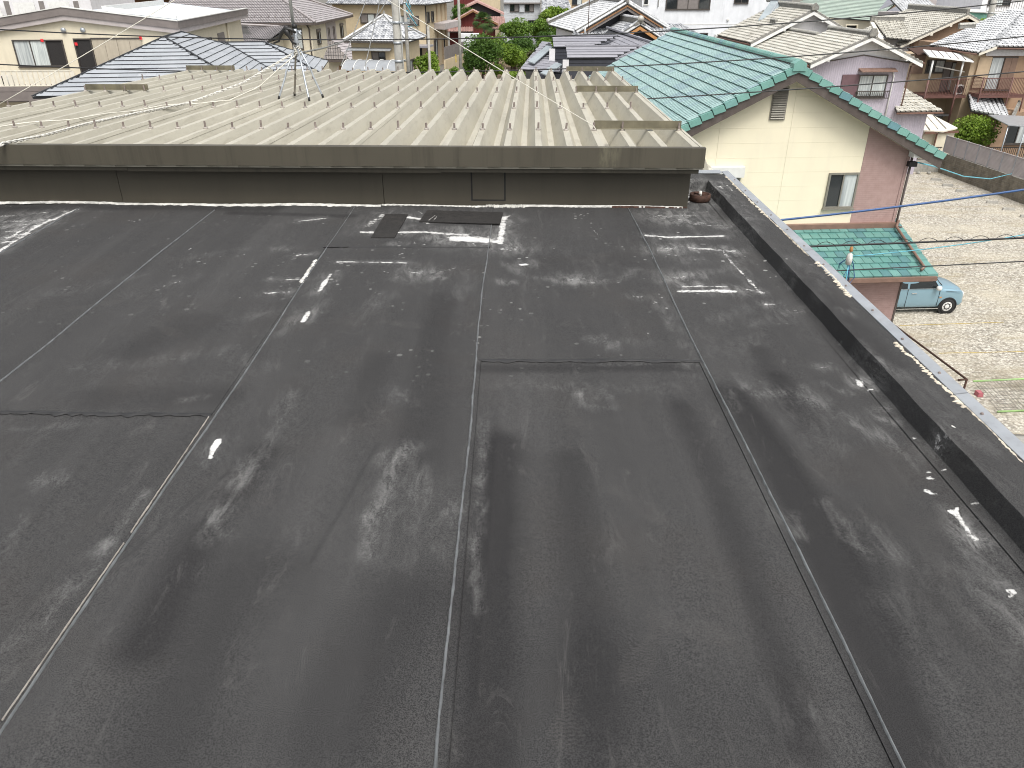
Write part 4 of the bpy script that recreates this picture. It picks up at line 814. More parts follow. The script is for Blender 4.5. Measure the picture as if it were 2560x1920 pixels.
for s in (-1, 1):
    n = 15; L = EX / n; d = Vector((s, 0, -SLP)).normalized(); nn = Vector((s * SLP, 0, 1)).normalized()
    for k in range(n):
        a = Vector((s * (L * k + .06), YV - .1, lz(L * k + .06))); b = Vector((s * (L * (k + 1.1) + .0), YV - .1, lz(L * (k + 1.1))))
        m = MB(); up0, up1 = nn * .035, nn * .085
        A = [a + up0, b + up1, b + up1 + Vector((0, .27, 0)), a + up0 + Vector((0, .27, 0))]; dn = -nn * .19
        m.add(A + [A[0] + dn, A[1] + dn, A[2] - nn * .03, A[3] - nn * .03], [(0, 1, 2, 3), (0, 4, 5, 1), (1, 5, 6, 2), (2, 6, 7, 3), (3, 7, 4, 0), (4, 7, 6, 5)]); m.build('verge_tile', M['teal_edge'], LH)
    MB().prism([(s * .0, YV - .05, RH - .1), (s * EX, YV - .05, lz(EX) - .1), (s * EX, YV - .05, lz(EX) - .42), (s * .0, YV - .05, RH - .42)], (0, .06, 0)).build('bargeboard', M['brown_trim'], LH)
    MB().prism([(s * .0, YV + .01, RH - .3), (s * (EX - .1), YV + .01, lz(EX) - .25), (s * (EX - .1), YV + .01, lz(EX) - .29), (0, YV + .01, RH - .34)], (0, .44, 0)).build('soffit', M['brown_trim'], LH)
    MB().prism([(0, -.03, RH - .34), (s * 4.3, -.03, lz(4.3) - .34), (s * 4.3, -.03, lz(4.3) - .39), (0, -.03, RH - .39)], (0, .03, 0)).build('eave_bead', M['cream'], LH)
pipe(LH, [(4.37, -.05, 5.75), (4.37, -.05, 3.45), (4.5, -.2, 3.42)], .04, 'brown_trim')
MB().box(4.2, 4.5, -.4, -.1, 5.72, 6.1).build('soffit_box', M['white'], LH)
fpart(LH, 'meter_bracket', 'cable', 'F', -.03, 4.25, 4.5, 5.4, 5.55, 0, .18)
# pent roof over the ground floor, in front
PE, PH0, PH1 = -2.63, 2.62, 3.42
sl2 = (PH1 - PH0) / -PE
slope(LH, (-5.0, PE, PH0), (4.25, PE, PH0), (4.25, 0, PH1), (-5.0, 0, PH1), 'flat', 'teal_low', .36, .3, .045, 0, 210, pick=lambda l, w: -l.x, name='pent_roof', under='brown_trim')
for k in range(11):
    y = PE + .36 * k; z = PH0 + sl2 * (y - PE)
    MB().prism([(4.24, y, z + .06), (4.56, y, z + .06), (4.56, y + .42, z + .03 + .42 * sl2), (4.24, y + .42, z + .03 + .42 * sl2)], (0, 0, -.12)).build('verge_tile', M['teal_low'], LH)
MB().box(-5, 4.34, -.16, -.002, PH1 - .02, PH1 + .14).build('flashing', M['tan_trim'], LH); MB().box(-5, 4.5, PE - .1, PE - .005, PH0 - .13, PH0 + .0).build('gutter', M['tan_trim'], LH)
MB().box(-5, 4.45, PE, PE + .3, PH0 - .18, PH0 - .10).build('soffit', M['tan_trim'], LH)
MB().box(-4.8, 3.8, -2.05, -1.95, 0, 2.6).build('lower_wall', M['pink'], LH); MB().box(3.68, 3.8, -1.948, -.02, 0, 2.6).build('lower_wall', M['pink'], LH)
MB().box(3.78, 3.84, -2.07, -2.0, 0, 2.45).build('downpipe', M['brown_trim'], LH)
pipe(LH, [(4.4, -.1, 3.62), (4.25, -.3, 3.48), (4.22, -1.3, 3.17), (4.2, -2.4, 2.83), (4.05, -2.5, 2.78)], .045, 'tan_trim', 'roof_downpipe')
# ------------------------------------------------------------------ lilac house
MH = thing('lilac_house', 'lilac corrugated house with pale tiled gable roof behind the teal roof', 'house', (19.8, 47, 0), 4.5)
gable_wall(MH, -2.85, 2.75, 0, 4.4, 6.4, 7.62, .0, 'whitewall'); gable_wall(MH, -2.83, -.5, 4.402, 9.1, 6.35, None, None, 'whitewall', 'rear_wall')
MB().prism([(-2.9, 0, 0), (2.79, 0, 0), (2.79, 0, 6.3), (0, 0, 6.74), (-2.9, 0, 6.28)], (0, -.05, 0)).build('lilac_cladding', M['lilac'], MH)
for a, b in (((-2.93, -.05, 6.31), (0, -.05, 6.77)), ((0, -.05, 6.77), (2.83, -.05, 6.33))): barge(MH, a, b, .06, .03, 'brown_trim', 'cladding_trim')
SM = .43; MR = 7.74
for s, nm in ((-1, 'roof_slope'), (1, 'roof_slope')):
    ex = 3.25 * s; e = (ex, -.55, MR - SM * 3.25); f_ = (ex, 4.6, MR - SM * 3.25)
    A = (f_, e, (0, -.55, MR), (0, 4.6, MR)) if s < 0 else (e, f_, (0, 4.6, MR), (0, -.55, MR))
    slope(MH, *A, 's', 'tile_cream', .29, .31, .055, .05)
    barge(MH, (0, -.6, MR - .06), (ex, -.6, MR - SM * 3.25 - .06), .17, .06, 'white'); MB().prism([(0, -.62, MR + .06), (ex, -.62, MR - SM * 3.25 + .06), (ex, -.62, MR - SM * 3.25 - .05), (0, -.62, MR - .05)], (0, .22, 0)).build('verge_course', M['ridge_old'], MH)
    for k in (.9, 2.2): MB().box(min(s * k, s * k + .14 * s), max(s * k, s * k + .14 * s), -.64, -.02, MR - SM * k - .33, MR - SM * k - .2).build('purlin_end', M['white'], MH)
slope(MH, (-3.25, 9.2, MR - SM * 3.25), (-3.25, 4.602, MR - SM * 3.25), (-.75, 4.602, MR - SM * .75), (-.75, 9.2, MR - SM * .75), 's', 'tile_cream', .29, .31, .055, .05)
slope(MH, (.3, 4.62, MR - SM * .75 - .45), (.3, 9.2, MR - SM * .75 - .45), (-.74, 9.2, MR - SM * .75), (-.74, 4.62, MR - SM * .75), 's', 'tile_cream', .29, .31, .055, .05)
ridge_row(MH, (0, -.6, MR + .03), (0, 4.9, MR + .0), .12, .24, 'ridge_cap', False, .13); ridge_row(MH, (-.75, 4.7, MR - SM * .75), (-.75, 9.2, MR - SM * .75), .12, .24, 'ridge_cap', False, .1)
MB().prism([(-.2, -.72, MR + .0), (.2, -.72, MR + .0), (.26, -.72, MR + .15), (.12, -.72, MR + .4), (-.12, -.72, MR + .4), (-.26, -.72, MR + .15)], (0, .14, 0)).build('ridge_end_tile', M['ridge_old'], MH)
gutter(MH, (-3.33, -.5, MR - SM * 3.25 - .1), (-3.33, 9.1, MR - SM * 3.25 - .1)); pipe(MH, [(-3.3, -.3, 6.3), (-3.05, -.15, 6.1), (-2.95, -.1, 5.6), (-2.95, -.1, 3)], .045)
window(MH, -.02, 1.68, 4.5, 5.7, 'F', -.05, ('curtain', 'lace'), 'frame', .06, .06); fpart(MH, 'shutter', 'mauve_sh', 'F', -.05, -1.02, -.5, 4.45, 5.72, 0, .07); fpart(MH, 'shutter', 'mauve_sh', 'F', -.05, -.495, -.03, 4.45, 5.72, 0, .06)
MB().prism([(-.15, -.06, 6.06), (-.15, -.5, 5.92), (-.15, -.5, 5.88), (-.15, -.06, 5.9)], (2.13, 0, 0)).build('window_hood', M['tan_trim'], MH)
railing(MH, face('F', -.2), -.1, 1.9, 4.42, 4.85, .11, 'frame', .02, 'window_guard'); pipe(MH, [(1.88, -.12, 5.88), (2.0, -.12, 5.6), (2.0, -.12, 2.5)], .035, 'white')
MB().prism([(3.25, -.62, 6.42), (3.4, -.62, 6.36), (3.1, -.1, 6.2), (2.95, -.1, 6.26)], (0, 0, -.06)).build('gutter_end', M['copper'], MH); pipe(MH, [(2.9, -.08, 6.15), (2.86, -.08, 3.9)], .04)
# low wing with tiled lean-to roof
gable_wall(MH, 2.76, 4.6, -.04, 2.6, 3.7, None, None, 'lilac', 'wing_wall')
slope(MH, (2.45, -.5, 3.72), (5.25, -.5, 3.72), (3.3, 2.3, 5.05), (2.8, 2.3, 5.05), 's', 'tile_cream', .29, .31, .055, .05, 0, 'wing_roof')
gutter(MH, (2.4, -.58, 3.64), (5.2, -.58, 3.64)); MB().box(2.7, 3.35, 2.15, 2.45, 5.0, 5.22).build('wing_ridge', M['ridge_cap'], MH)
# ------------------------------------------------------------------ white gabled house behind the lilac one
M2 = thing('white_gable_house', 'white plastered gable house with pale tiles and a solar heater, behind the lilac house', 'house', (19.8 - 9.3 * math.sin(R(4.5)), 47 + 9.3 * math.cos(R(4.5)), 0), 4.5)
gable_wall(M2, -2.9, 4.1, 0, 6.2, 6.8, 8.56, .6, 'whitewall'); XR2, HR2, S2 = .6, 8.66, .495
for s in (-1, 1):
    ex = XR2 + s * 3.95; he = HR2 - S2 * 3.95; e, f_ = (ex, -.5, he), (ex, 6.5, he); A = (f_, e, (XR2, -.5, HR2), (XR2, 6.5, HR2)) if s < 0 else (e, f_, (XR2, 6.5, HR2), (XR2, -.5, HR2))
    slope(M2, *A, 's', 'tile_cream', .3, .32, .055, .05); barge(M2, (XR2, -.55, HR2 - .08), (ex, -.55, he - .08), .2, .06, 'white'); MB().prism([(XR2, -.57, HR2 + .06), (ex, -.57, he + .06), (ex, -.57, he - .07), (XR2, -.57, HR2 - .07)], (0, .22, 0)).build('verge_course', M['ridge_old'], M2)
    for k in (.7, 1.8): MB().box(XR2 + s * k - .07, XR2 + s * k + .07, -.6, -.01, HR2 - S2 * k - .36, HR2 - S2 * k - .24).build('purlin_end', M['white'], M2)
ridge_row(M2, (XR2, -.55, HR2 + .03), (XR2, 6.5, HR2 + .03), .12, .25, 'ridge_cap', False, .22); gutter(M2, (XR2 - 4.0, -.4, HR2 - S2 * 3.95 - .1), (XR2 - 4.0, 6.4, HR2 - S2 * 3.95 - .1))
MB().prism([(XR2 - .22, -.68, HR2), (XR2 + .22, -.68, HR2), (XR2 + .26, -.68, HR2 + .2), (XR2, -.68, HR2 + .45), (XR2 - .26, -.68, HR2 + .2)], (0, .14, 0)).build('ridge_end_tile', M['ridge_old'], M2)
ridge_row(M2, (-1.2, 1.0, 7.78), (-1.2, 2.0, 7.78), .1, .25, 'ridge_cap', False, .2)
sh = thing('solar_heater', 'grey tilted solar water heater on the pale tile roof by the white building', 'solar heater', (18.1, 60.2, 7.55), 8)
MB().prism([(-.75, -.1, .25), (.35, -.25, .2), (1.95, 1.6, 1.42), (.9, 1.75, 1.47)], (0, 0, .1)).build('collector', M['panel'], sh); MB().tube([(.55, 1.75, 1.62), (2.3, 1.65, 1.6)], .24, 12).build('tank', M['polycarb'], sh, True)
MB().prism([(-.2, -.19, .35), (-.12, -.2, .35), (1.5, 1.66, 1.55), (1.42, 1.67, 1.55)], (0, 0, .02)).build('collector_bar', M['alu'], sh)
for x, y in ((1.0, 1.6), (1.9, 1.5), (1.2, .7)): MB().tube([(x, y, 0), (x, y, 1.35 if y > 1 else .8)], .025, 5).build('strut', M['frame'], sh)
# ------------------------------------------------------------------ grey slate house (left)
BH = thing('slate_hip_house', 'house with pale grey slate hip roof behind the left end of the metal roof', 'house', (-18.2, 39, 0), 8)
E0, AP = 5.6, 7.8; cx = .53; hw = 5.2; ya, yb = 5.7, 9.6
P = lambda x, y, h: (x, y, h)
kw = dict(thick=.06, singles=130, tname='slate', under='slate_dk')
slope(BH, P(cx - hw, .5, E0), P(cx + hw, .5, E0), P(cx, ya, AP), P(cx, ya, AP), 'long', 'slate', .4, .9, **kw)
slope(BH, P(cx + hw, .5, E0), P(cx + hw, yb + hw, E0), P(cx, yb, AP), P(cx, ya, AP), 'long', 'slate', .4, .9, **kw)
slope(BH, P(cx - hw, yb + hw, E0), P(cx - hw, .5, E0), P(cx, ya, AP), P(cx, yb, AP), 'long', 'slate', .4, .9, thick=.06, tname='slate', under='slate_dk')
slope(BH, P(cx + hw, yb + hw, E0), P(cx - hw, yb + hw, E0), P(cx, yb, AP), P(cx, yb, AP), 'long', 'slate', .4, .9, thick=.06, tname='slate', under='slate_dk')
for a, b in (((cx - hw, .5, E0), (cx, ya, AP)), ((cx + hw, .5, E0), (cx, ya, AP)), ((cx + hw, yb + hw, E0), (cx, yb, AP)), ((cx, ya, AP), (cx, yb, AP))):
    MB().bar(Vector(a) + Vector((0, 0, .05)), Vector(b) + Vector((0, 0, .05)), .09, .05).build('hip_cap', M['slate_dk' if a[0] < cx + .1 or True else 'slate'], BH)
wr, wy, wx = 7.05, 12.0, 4.7; wd = (wr - E0) / .42
slope(BH, P(1.2, wy - wd, E0), P(wx + wd, wy - wd, E0), P(wx, wy, wr), P(2.3, wy, wr), 'long', 'slate', .4, .9, name='wing_slope', **{**kw, 'singles': 90})
slope(BH, P(wx + wd, wy - wd, E0), P(wx + wd, wy + wd, E0), P(wx, wy, wr), P(wx, wy, wr), 'long', 'slate', .4, .9, name='wing_slope', **{**kw, 'singles': 60})
slope(BH, P(wx + wd, wy + wd, E0), P(1.2, wy + wd, E0), P(2.3, wy, wr), P(wx, wy, wr), 'long', 'slate', .4, .9, name='wing_slope', thick=.06, tname='slate', under='slate_dk')
for a, b in (((wx + wd, wy - wd, E0), (wx, wy, wr)), ((wx + wd, wy + wd, E0), (wx, wy, wr)), ((2.0, wy, wr), (wx, wy, wr)), ((2.4, wy, wr), (5.7, wy - wd, E0))):
    MB().bar(Vector(a) + Vector((0, 0, .05)), Vector(b) + Vector((0, 0, .05)), .09, .05).build('hip_cap', M['slate_dk'], BH)
MB().box(cx - 4.7, cx + 4.7, 1.0, yb + 4.7, 0, E0 - .05).build('wall', M['ivory'], BH); MB().box(cx + 4.71, wx + wd - .5, wy - wd + .5, wy + wd - .5, 0, E0 - .05).build('wing_wall', M['ivory'], BH)
# ------------------------------------------------------------------ cream apartment block with grey fascia (far left)
A_ = thing('flat_roof_apartments', 'cream apartment block with grey fascia and white flat roof at upper left', 'apartment block', (-26.2, 50, 0), 4)
def az(x): return 9.05 - (.118 * x if x > 0 else .15 * -x)
XA, XB, DA = -9.5, 6.45, 17.5
def gstrip(z1, z0, y0, y1, name, mat): return MB().prism([(XA, y0, az(XA) + z1), (0, y0, az(0) + z1), (XB, y0, az(XB) + z1), (XB, y0, az(XB) + z0), (0, y0, az(0) + z0), (XA, y0, az(XA) + z0)], (0, y1 - y0, 0)).build(name, M[mat], A_)
gstrip(0, -.41, -.3, -.12, 'fascia', 'greyfascia'); gstrip(-.41, -.68, -.24, -.1, 'lower_band', 'lightband'); gstrip(.05, 0.002, -.34, -.06, 'coping', 'ac')
MB().box(XB - .16, XB, -.118, DA, az(XB) - .41, az(XB)).build('fascia', M['greyfascia'], A_); MB().box(XB - .2, XB - .06, -.098, DA, az(XB) - .68, az(XB) - .412).build('lower_band', M['lightband'], A_); MB().box(XB - .22, XB + .04, -.058, DA, az(XB) + .002, az(XB) + .05).build('coping', M['ac'], A_)
MB().prism([(0, -.11, az(0) - .3), (XB - .165, -.11, az(XB) - .22), (XB - .165, DA, az(XB) - .22), (0, DA, az(0) - .3)], (0, 0, -.1)).build('roof_deck', M['whitedeck'], A_); MB().prism([(XA, -.11, az(XA) - .3), (-.005, -.11, az(0) - .3), (-.005, DA, az(0) - .3), (XA, DA, az(XA) - .3)], (0, 0, -.1)).build('roof_deck', M['whitedeck'], A_)
MB().prism([(.8, 3.6, az(.8) + .0), (5.2, 3.6, az(5.2) - .05), (5.2, 3.6, az(5.2) - .22), (.8, 3.6, az(.8) - .25)], (0, .2, 0)).build('roof_kerb', M['ac'], A_); MB().box(.7, .9, 3.7, 15, az(.8) - .3, az(.8) + .02).build('roof_kerb', M['ac'], A_)
MB().prism([(XA, 0, 0), (XB - .5, 0, 0), (XB - .5, 0, az(XB) - .45), (0, 0, az(0) - .5), (XA, 0, az(XA) - .5)], (0, 16.8, 0)).build('wall', M['ivory'], A_)
window(A_, -3.4, -.5, 5.84, 7.32, 'F', 0, ('curtain', 'lace', 'mesh'), 'frame', .07, .07); window(A_, .12, 1.15, 5.3, 7.38, 'F', 0, ('mesh',), 'frame', .07, .07)
for k in range(4): fpart(A_, 'storm_shutter', 'beige_sh', 'F', 0, 1.2 + .72 * k, 1.9 + .72 * k, 5.4, 7.33, 0, .06)
fpart(A_, 'shutter_head', 'frame', 'F', 0, 1.16, 4.1, 7.335, 7.41, 0, .1)
for x in (-.28, .83): MB().lathe([(.13, -.02), (.15, -.1), (.08, -.16), (0, -.17)], 14, (x, 0, 7.83), 'y').build('vent_hood', M['galv'], A_, True)
for x, z in ((-1.72, 7.2), (.18, 7.0), (3.98, 7.3)): fpart(A_, 'red_marker', 'red', 'F', -.05, x, x + .16, z, z + .16, .035, .05)
railing(A_, face('F', -1.4), -9.4, .2, 4.9, 5.78, .3, 'railwhite', .235); MB().box(-9.4, .25, -1.5, 0, 4.62, 4.86).build('balcony_slab', M['greyfascia'], A_); MB().box(-9.4, .25, -1.52, -1.3, 4.1, 4.6).build('balcony_fascia', M['greyfascia'], A_); MB().box(-9.4, .2, -.95, -.01, 3.95, 4.1).build('lower_canopy', M['lightband'], A_)
T = face('R', XB - .5)
for y in (2.2, 6.2): window(A_, y, y + 1.6, 5.6, 6.9, 'R', XB - .5, ('mesh', 'beige_sh'), 'frame', .06, .06)
fpart(A_, 'shutter_panel', 'shutter', 'R', XB - .5, 9.5, 11.2, 5.0, 7.0, 0, .06); pipe(A_, [(XB - .42, 12.2, 7.6), (XB - .42, 12.2, 3)], .06, 'ivory')
ac_unit('white air conditioner behind the cream balcony railing at the far left', (-26.2 - 4.35, 50 - 1.2, 4.86), 4)

# ------------------------------------------------------------------ brown house with balconies (right edge)
NH = thing('brown_balcony_house', 'brown stucco house with pale tile roof and red-brown balconies at the right edge', 'house', (30.5, 53, 0), 3)
MB().box(.0, 9, .35, 9, 0, 6.4).build('wall', M['brownwall'], NH); MB().box(-3.9, -.005, 2.0, 5, 0, 6.0).build('wing_wall', M['tanwall'], NH); MB().box(-1.0, -.004, .352, 1.998, 0, 6.2).build('wing_wall', M['tanwall'], NH)
MB().box(-.2, 8.9, .29, .345, 6.12, 6.6).build('upper_band', M['whitewall'], NH)
kw = dict(thick=.055, amp=.055)
slope(NH, (-1.3, 5.2, 6.35), (-1.0, -.15, 6.35), (4.0, 4.0, 8.55), (4.0, 5.6, 8.55), 's', 'tile_silver', .28, .31, **kw)
slope(NH, (-1.0, -.15, 6.34), (.05, -.15, 6.72), (4.0, 4.0, 8.54), (4.0, 4.0, 8.54), 's', 'tile_silver', .28, .31, **kw)
slope(NH, (-.02, -.2, 6.72), (8.6, -.2, 6.55), (6.5, 4.0, 8.5), (4.0, 4.0, 8.5), 's', 'tile_silver', .28, .31, **kw)
MB().prism([(-3.95, 1.7, 6.05), (-.95, 1.7, 6.0), (-.95, 3.2, 6.35), (-3.95, 3.2, 6.35)], (0, 0, .06)).build('wing_roof', M['rust'], NH)
ridge_row(NH, (-.6, 3.4, 7.55), (.5, 3.4, 7.6), .12, .25, 'ridge_cap', False, .2)
barge(NH, (-1.0, -.2, 6.33), (.05, -.2, 6.72), .14, .05, 'railwhite'); gutter(NH, (.05, -.28, 6.6), (8.6, -.28, 6.45)); gutter(NH, (-1.1, -.1, 6.25), (-1.4, 5.2, 6.25))
window(NH, .26, 2.0, 4.05, 6.08, 'F', .35, ('curtain', 'lace'), 'frame', .07, .06); fpart(NH, 'storm_shutter', 'brown_sh', 'F', .35, 1.15, 1.58, 4.1, 6.0, .03, .09); fpart(NH, 'storm_shutter', 'brown_sh', 'F', .35, 1.6, 2.0, 4.1, 6.0, .03, .08); fpart(NH, 'shutter_case', 'tanwall', 'F', .35, -.6, .24, 4.2, 6.05, 0, .14)
# balcony on the right
bal = MB().box(-.72, 2.3, -.95, .34, 3.75, 3.9).build('balcony_floor', M['railbrown'], NH)
railing(NH, face('F', -.9), -.7, 2.25, 3.92, 4.95, .1, 'railbrown', .022); railing(NH, lambda a, b, c: (-.68 - c, a, b), -.9, .3, 3.92, 4.95, .1, 'railbrown', .022)
for x in (-.7, 1.2, 2.25): pipe(NH, [(x, -.92, 1.5 if x > 0 else 2.2), (x, -.92, 5.0)], .045, 'railbrown', 'balcony_post')
# roofed balcony on the left
MB().box(-3.7, -1.0, 0, 1.99, 3.62, 3.76).build('balcony_floor', M['railbrown'], NH); railing(NH, face('F', .05), -3.7, -1.0, 3.78, 4.8, .1, 'railbrown', .022); MB().prism([(-4.2, -.2, 6.12), (-1.2, -.2, 5.78), (-.5, 1.9, 6.02), (-3.5, 1.95, 6.32)], (0, 0, .07)).build('balcony_canopy', M['white'], NH)
for k in range(6): MB().bar((-3.7 + .5 * k, -.15, 6.16 - .056 * k), (-3.0 + .5 * k, 1.9, 6.35 - .05 * k), .03, .02).build('canopy_seam', M['rust'], NH)
for x in (-3.75, -1.75): pipe(NH, [(x, .0, 4.75), (x, .0, 5.9)], .06, 'white', 'canopy_post'); pipe(NH, [(x, .0, 1.8), (x, .0, 4.75)], .06, 'railbrown', 'balcony_post')
window(NH, -3.0, -1.75, 4.95, 5.75, 'F', 2.0, ('glass', 'curtain'), 'frame', .06, .06); fpart(NH, 'storm_shutter', 'brown_sh', 'F', 2.0, -4.0, -3.2, 4.9, 6.1, 0, .08); window(NH, -1.3, -.2, 3.78, 5.6, 'F', 2.0, ('lace', 'curtain'), 'frame', .07, .07); fpart(NH, 'storm_shutter', 'shutter', 'F', 2.0, -1.75, -1.32, 3.78, 5.6, 0, .08)
pipe(NH, [(-3.4, .2, 5.55), (-1.4, .2, 5.2)], .018, 'cord', 'laundry_pole'); pipe(NH, [(-3.3, .35, 5.5), (-1.3, .35, 5.15)], .018, 'cord', 'laundry_pole')
ac_unit('white air conditioner on the roofed balcony of the brown house', (29.0, 53.4, 3.76), 3)
# lower tiled pent roof and ground floor
slope(NH, (-1.6, -1.9, 3.15), (.75, -2.3, 2.75), (1.6, .3, 3.7), (-.7, .3, 3.75), 's', 'tile_silver', .27, .3, name='pent_roof', **kw)
MB().prism([(.75, -2.4, 2.75), (.85, -2.4, 2.6), (2.3, -.6, 3.35), (2.2, -.6, 3.55)], (.08, -.08, 0)).build('pent_verge', M['ridge_old'], NH); MB().box(.7, 3.2, -1.2, .34, 0, 2.9).build('lower_wall', M['brownwall'], NH)
window(NH, 1.6, 3.1, .9, 2.4, 'F', -1.2, ('glass', 'curtain'), 'frame', .08, .07); pipe(NH, [(.72, -1.3, 2.7), (.62, -1.3, .2)], .045, 'copper'); MB().box(-3.6, .0, 1.2, 1.99, 2.3, 2.42).build('lower_canopy', M['polycarb'], NH); window(NH, -3.3, -.6, .3, 2.2, 'F', 2.0, ('glass', 'glass', 'curtain'), 'frame', .07, .06)
cp = thing('terrace_canopy', 'grey terrace canopy on slim poles in front of the brown house', 'canopy', (29.3, 47.3, 0), 3)
MB().prism([(0, 0, 2.85), (3.2, -.3, 2.65), (3.4, 2.2, 2.95), (.2, 2.4, 3.05)], (0, 0, .05)).build('canopy_sheet', M['polycarb'], cp)
for x, y in ((.1, .1), (1.05, -.1), (2.6, -.2)): MB().tube([(x, y, 0), (x, y, 2.8)], .035, 7).build('pole', M['galv'], cp, True)
ib = thing('iron_fence', 'dark iron bar fence between the louvred fence and the brown house', 'fence', (28.7, 48.6, 0), 3); railing(ib, face('F', 0), 0, 4.5, .1, 1.35, .12, 'frame', .03)
# ------------------------------------------------------------------ brown gable house behind
OH = thing('brown_gable_house', 'brown gable house with pale tiles and a stacked ridge, behind the lilac house', 'house', (34, 66, 0), 5)
XO, HO, SO = 1.0, 8.0, .44
gable_wall(OH, -2.7, 3.9, 0, 8, 6.3, 7.75, XO, 'brownwall'); MB().prism([(1.3, -.002, 5), (3.9, -.002, 5), (3.9, -.002, 6.3), (1.3, -.002, 7.6)], (0, -.03, 0)).build('tan_wall', M['tanwall'], OH)
for s, ex in ((-1, -3.9), (1, 4.3)):
    he = HO - SO * abs(ex - XO); e, f_ = (ex, -.5, he), (ex, 8, he); A = (f_, e, (XO, -.5, HO), (XO, 8, HO)) if s < 0 else (e, f_, (XO, 8, HO), (XO, -.5, HO))
    slope(OH, *A, 's', 'tile_cream', .3, .32, .055, .055); barge(OH, (XO, -.55, HO - .08), (ex, -.55, he - .08), .16, .06, 'railwhite'); MB().prism([(XO, -.57, HO + .05), (ex, -.57, he + .05), (ex, -.57, he - .07), (XO, -.57, HO - .07)], (0, .2, 0)).build('verge_course', M['ridge_old'], OH)
    for k in (.0, 1.2, 2.6): MB().box(XO + s * k - .09, XO + s * k + .09, -.62, -.01, HO - SO * k - .36, HO - SO * k - .2).build('purlin_end', M['railwhite'], OH)
ridge_row(OH, (XO, -.5, HO + .03), (XO, 8, HO + .03), .13, .26, 'ridge_cap', False, .28)
slope(OH, (-5.2, -.6, 6.35), (-3.3, -.9, 6.2), (-2.6, 2.2, 7.4), (-5.0, 2.2, 7.4), 's', 'tile_cream', .3, .32, .055, .055, name='side_roof'); ridge_row(OH, (-5.3, 2.2, 7.42), (-2.5, 2.2, 7.42), .13, .26, 'ridge_cap', False, .26)
gable_wall(OH, -5.6, -2.72, .2, 4, 6.2, None, None, 'whitewall', 'side_wall'); MB().prism([(-5.75, -.6, 6.3), (-5.45, -.7, 6.3), (-5.0, 2.2, 7.38), (-5.3, 2.2, 7.38)], (0, 0, -.14)).build('side_barge', M['railwhite'], OH); pipe(OH, [(-2.9, -.4, 6.1), (-2.6, -.1, 5.8), (-2.6, -.1, 3)], .05)
# ------------------------------------------------------------------ house with pale green roof, far right
PH = thing('green_roof_house', 'cream house with pale green slate roof behind the white gable house', 'house', (33, 95, 0), 5)
slope(PH, (2.0, 14.5, 6.1), (7.6, -.5, 6.0), (13.0, 4.0, 8.4), (8.5, 16, 8.6), 'long', 'tile_green', .38, .9, thick=.04)
MB().box(8.2, 15, .2, 12, 0, 6.0).build('wall', M['tanwall'], PH); MB().prism([(4.2, 7, 0), (8.19, .3, 0), (8.19, 9, 0), (5.5, 12, 0)], (0, 0, 5.95)).build('wall', M['ivory'], PH)
for (px, py, hh, w) in ((11.2, -1.2, 7.45, 2.4), (11.9, 2.5, 8.15, 2.7)):
    MB().prism([(px - w, py, hh - w * .5), (px + w, py, hh - w * .5), (px, py, hh)], (0, 2.5, 0)).build('gable_wall', M['tanwall'], PH)
    for s in (-1, 1): MB().prism([(px, py - .4, hh + .14), (px + s * (w + .4), py - .4, hh - .5 * (w + .4) + .14), (px + s * (w + .4), py - .4, hh - .5 * (w + .4)), (px, py - .4, hh)], (0, 3, 0)).build('gable_roof', M['slate2'], PH)
window(PH, 4.6, 6.0, 4.7, 5.6, 'F', .25, ('dark',), 'ivory', .08, .3)
tag(MB().prism([(38.3, 110, 6.6), (42.1, 110, 7.0), (43.6, 118, 8.4), (40.0, 118, 8.2)], (0, 0, -.2)).build('faded_red_roof', M['tile_red'], None), 'faded red metal roof seen between the white building and the green roof', 'roof')
tag(MB().box(39.8, 44, 108.5, 109.5, 5.2, 6.95).build('metal_shed', M['mint'], None), 'small mint and white shed wall below the faded red roof', 'shed')
t2 = thing('far_tile_house', 'distant house with wavy white tile roof above the brown gable house', 'house', (39.5, 82, 0), 3); slope(t2, (-2.2, -.5, 7.4), (1.7, -.5, 7.4), (1.4, 3, 8.6), (-2.2, 3, 8.6), 's', 'tile_silver', .3, .32, .06, .07); MB().box(-2, 1.4, .2, 5, 0, 7.3).build('wall', M['lightband'], t2)
gb = thing('mint_balcony_building', 'white building with mint green balcony fascia at the upper right corner', 'building', (45.5, 86, 0), 2)
MB().box(3.4, 14, 3, 12, 0, 12).build('wall', M['whitewall'], gb); MB().box(-1, 3.39, 3, 12, 0, 6.7).build('wall', M['whitewall'], gb); MB().prism([(-.5, .2, 6.75), (4.0, -.6, 6.5), (7.5, 1.5, 6.5), (7.5, 3, 6.6), (-.5, 3, 6.8)], (0, 0, .55)).build('balcony_fascia', M['mint'], gb); MB().prism([(-.6, .1, 7.32), (4.1, -.75, 7.08), (7.6, 1.5, 7.1), (7.6, 3, 7.2), (-.6, 3, 7.4)], (0, 0, .08)).build('balcony_cap', M['ac'], gb)
MB().box(1.8, 3.6, .2, 2.9, 0, 6.2).build('porch', M['whitewall'], gb); fpart(gb, 'dark_window', 'dark', 'F', .2, 2.2, 3.4, 5.0, 6.0, 0, .04); window(gb, 4.0, 6.4, 7.7, 10, 'F', 3, ('glass', 'lace', 'glass'), 'frame', .08, .07); railing(gb, face('F', .4), 2.5, 9, 7.3, 8.3, .25, 'frame', .03)
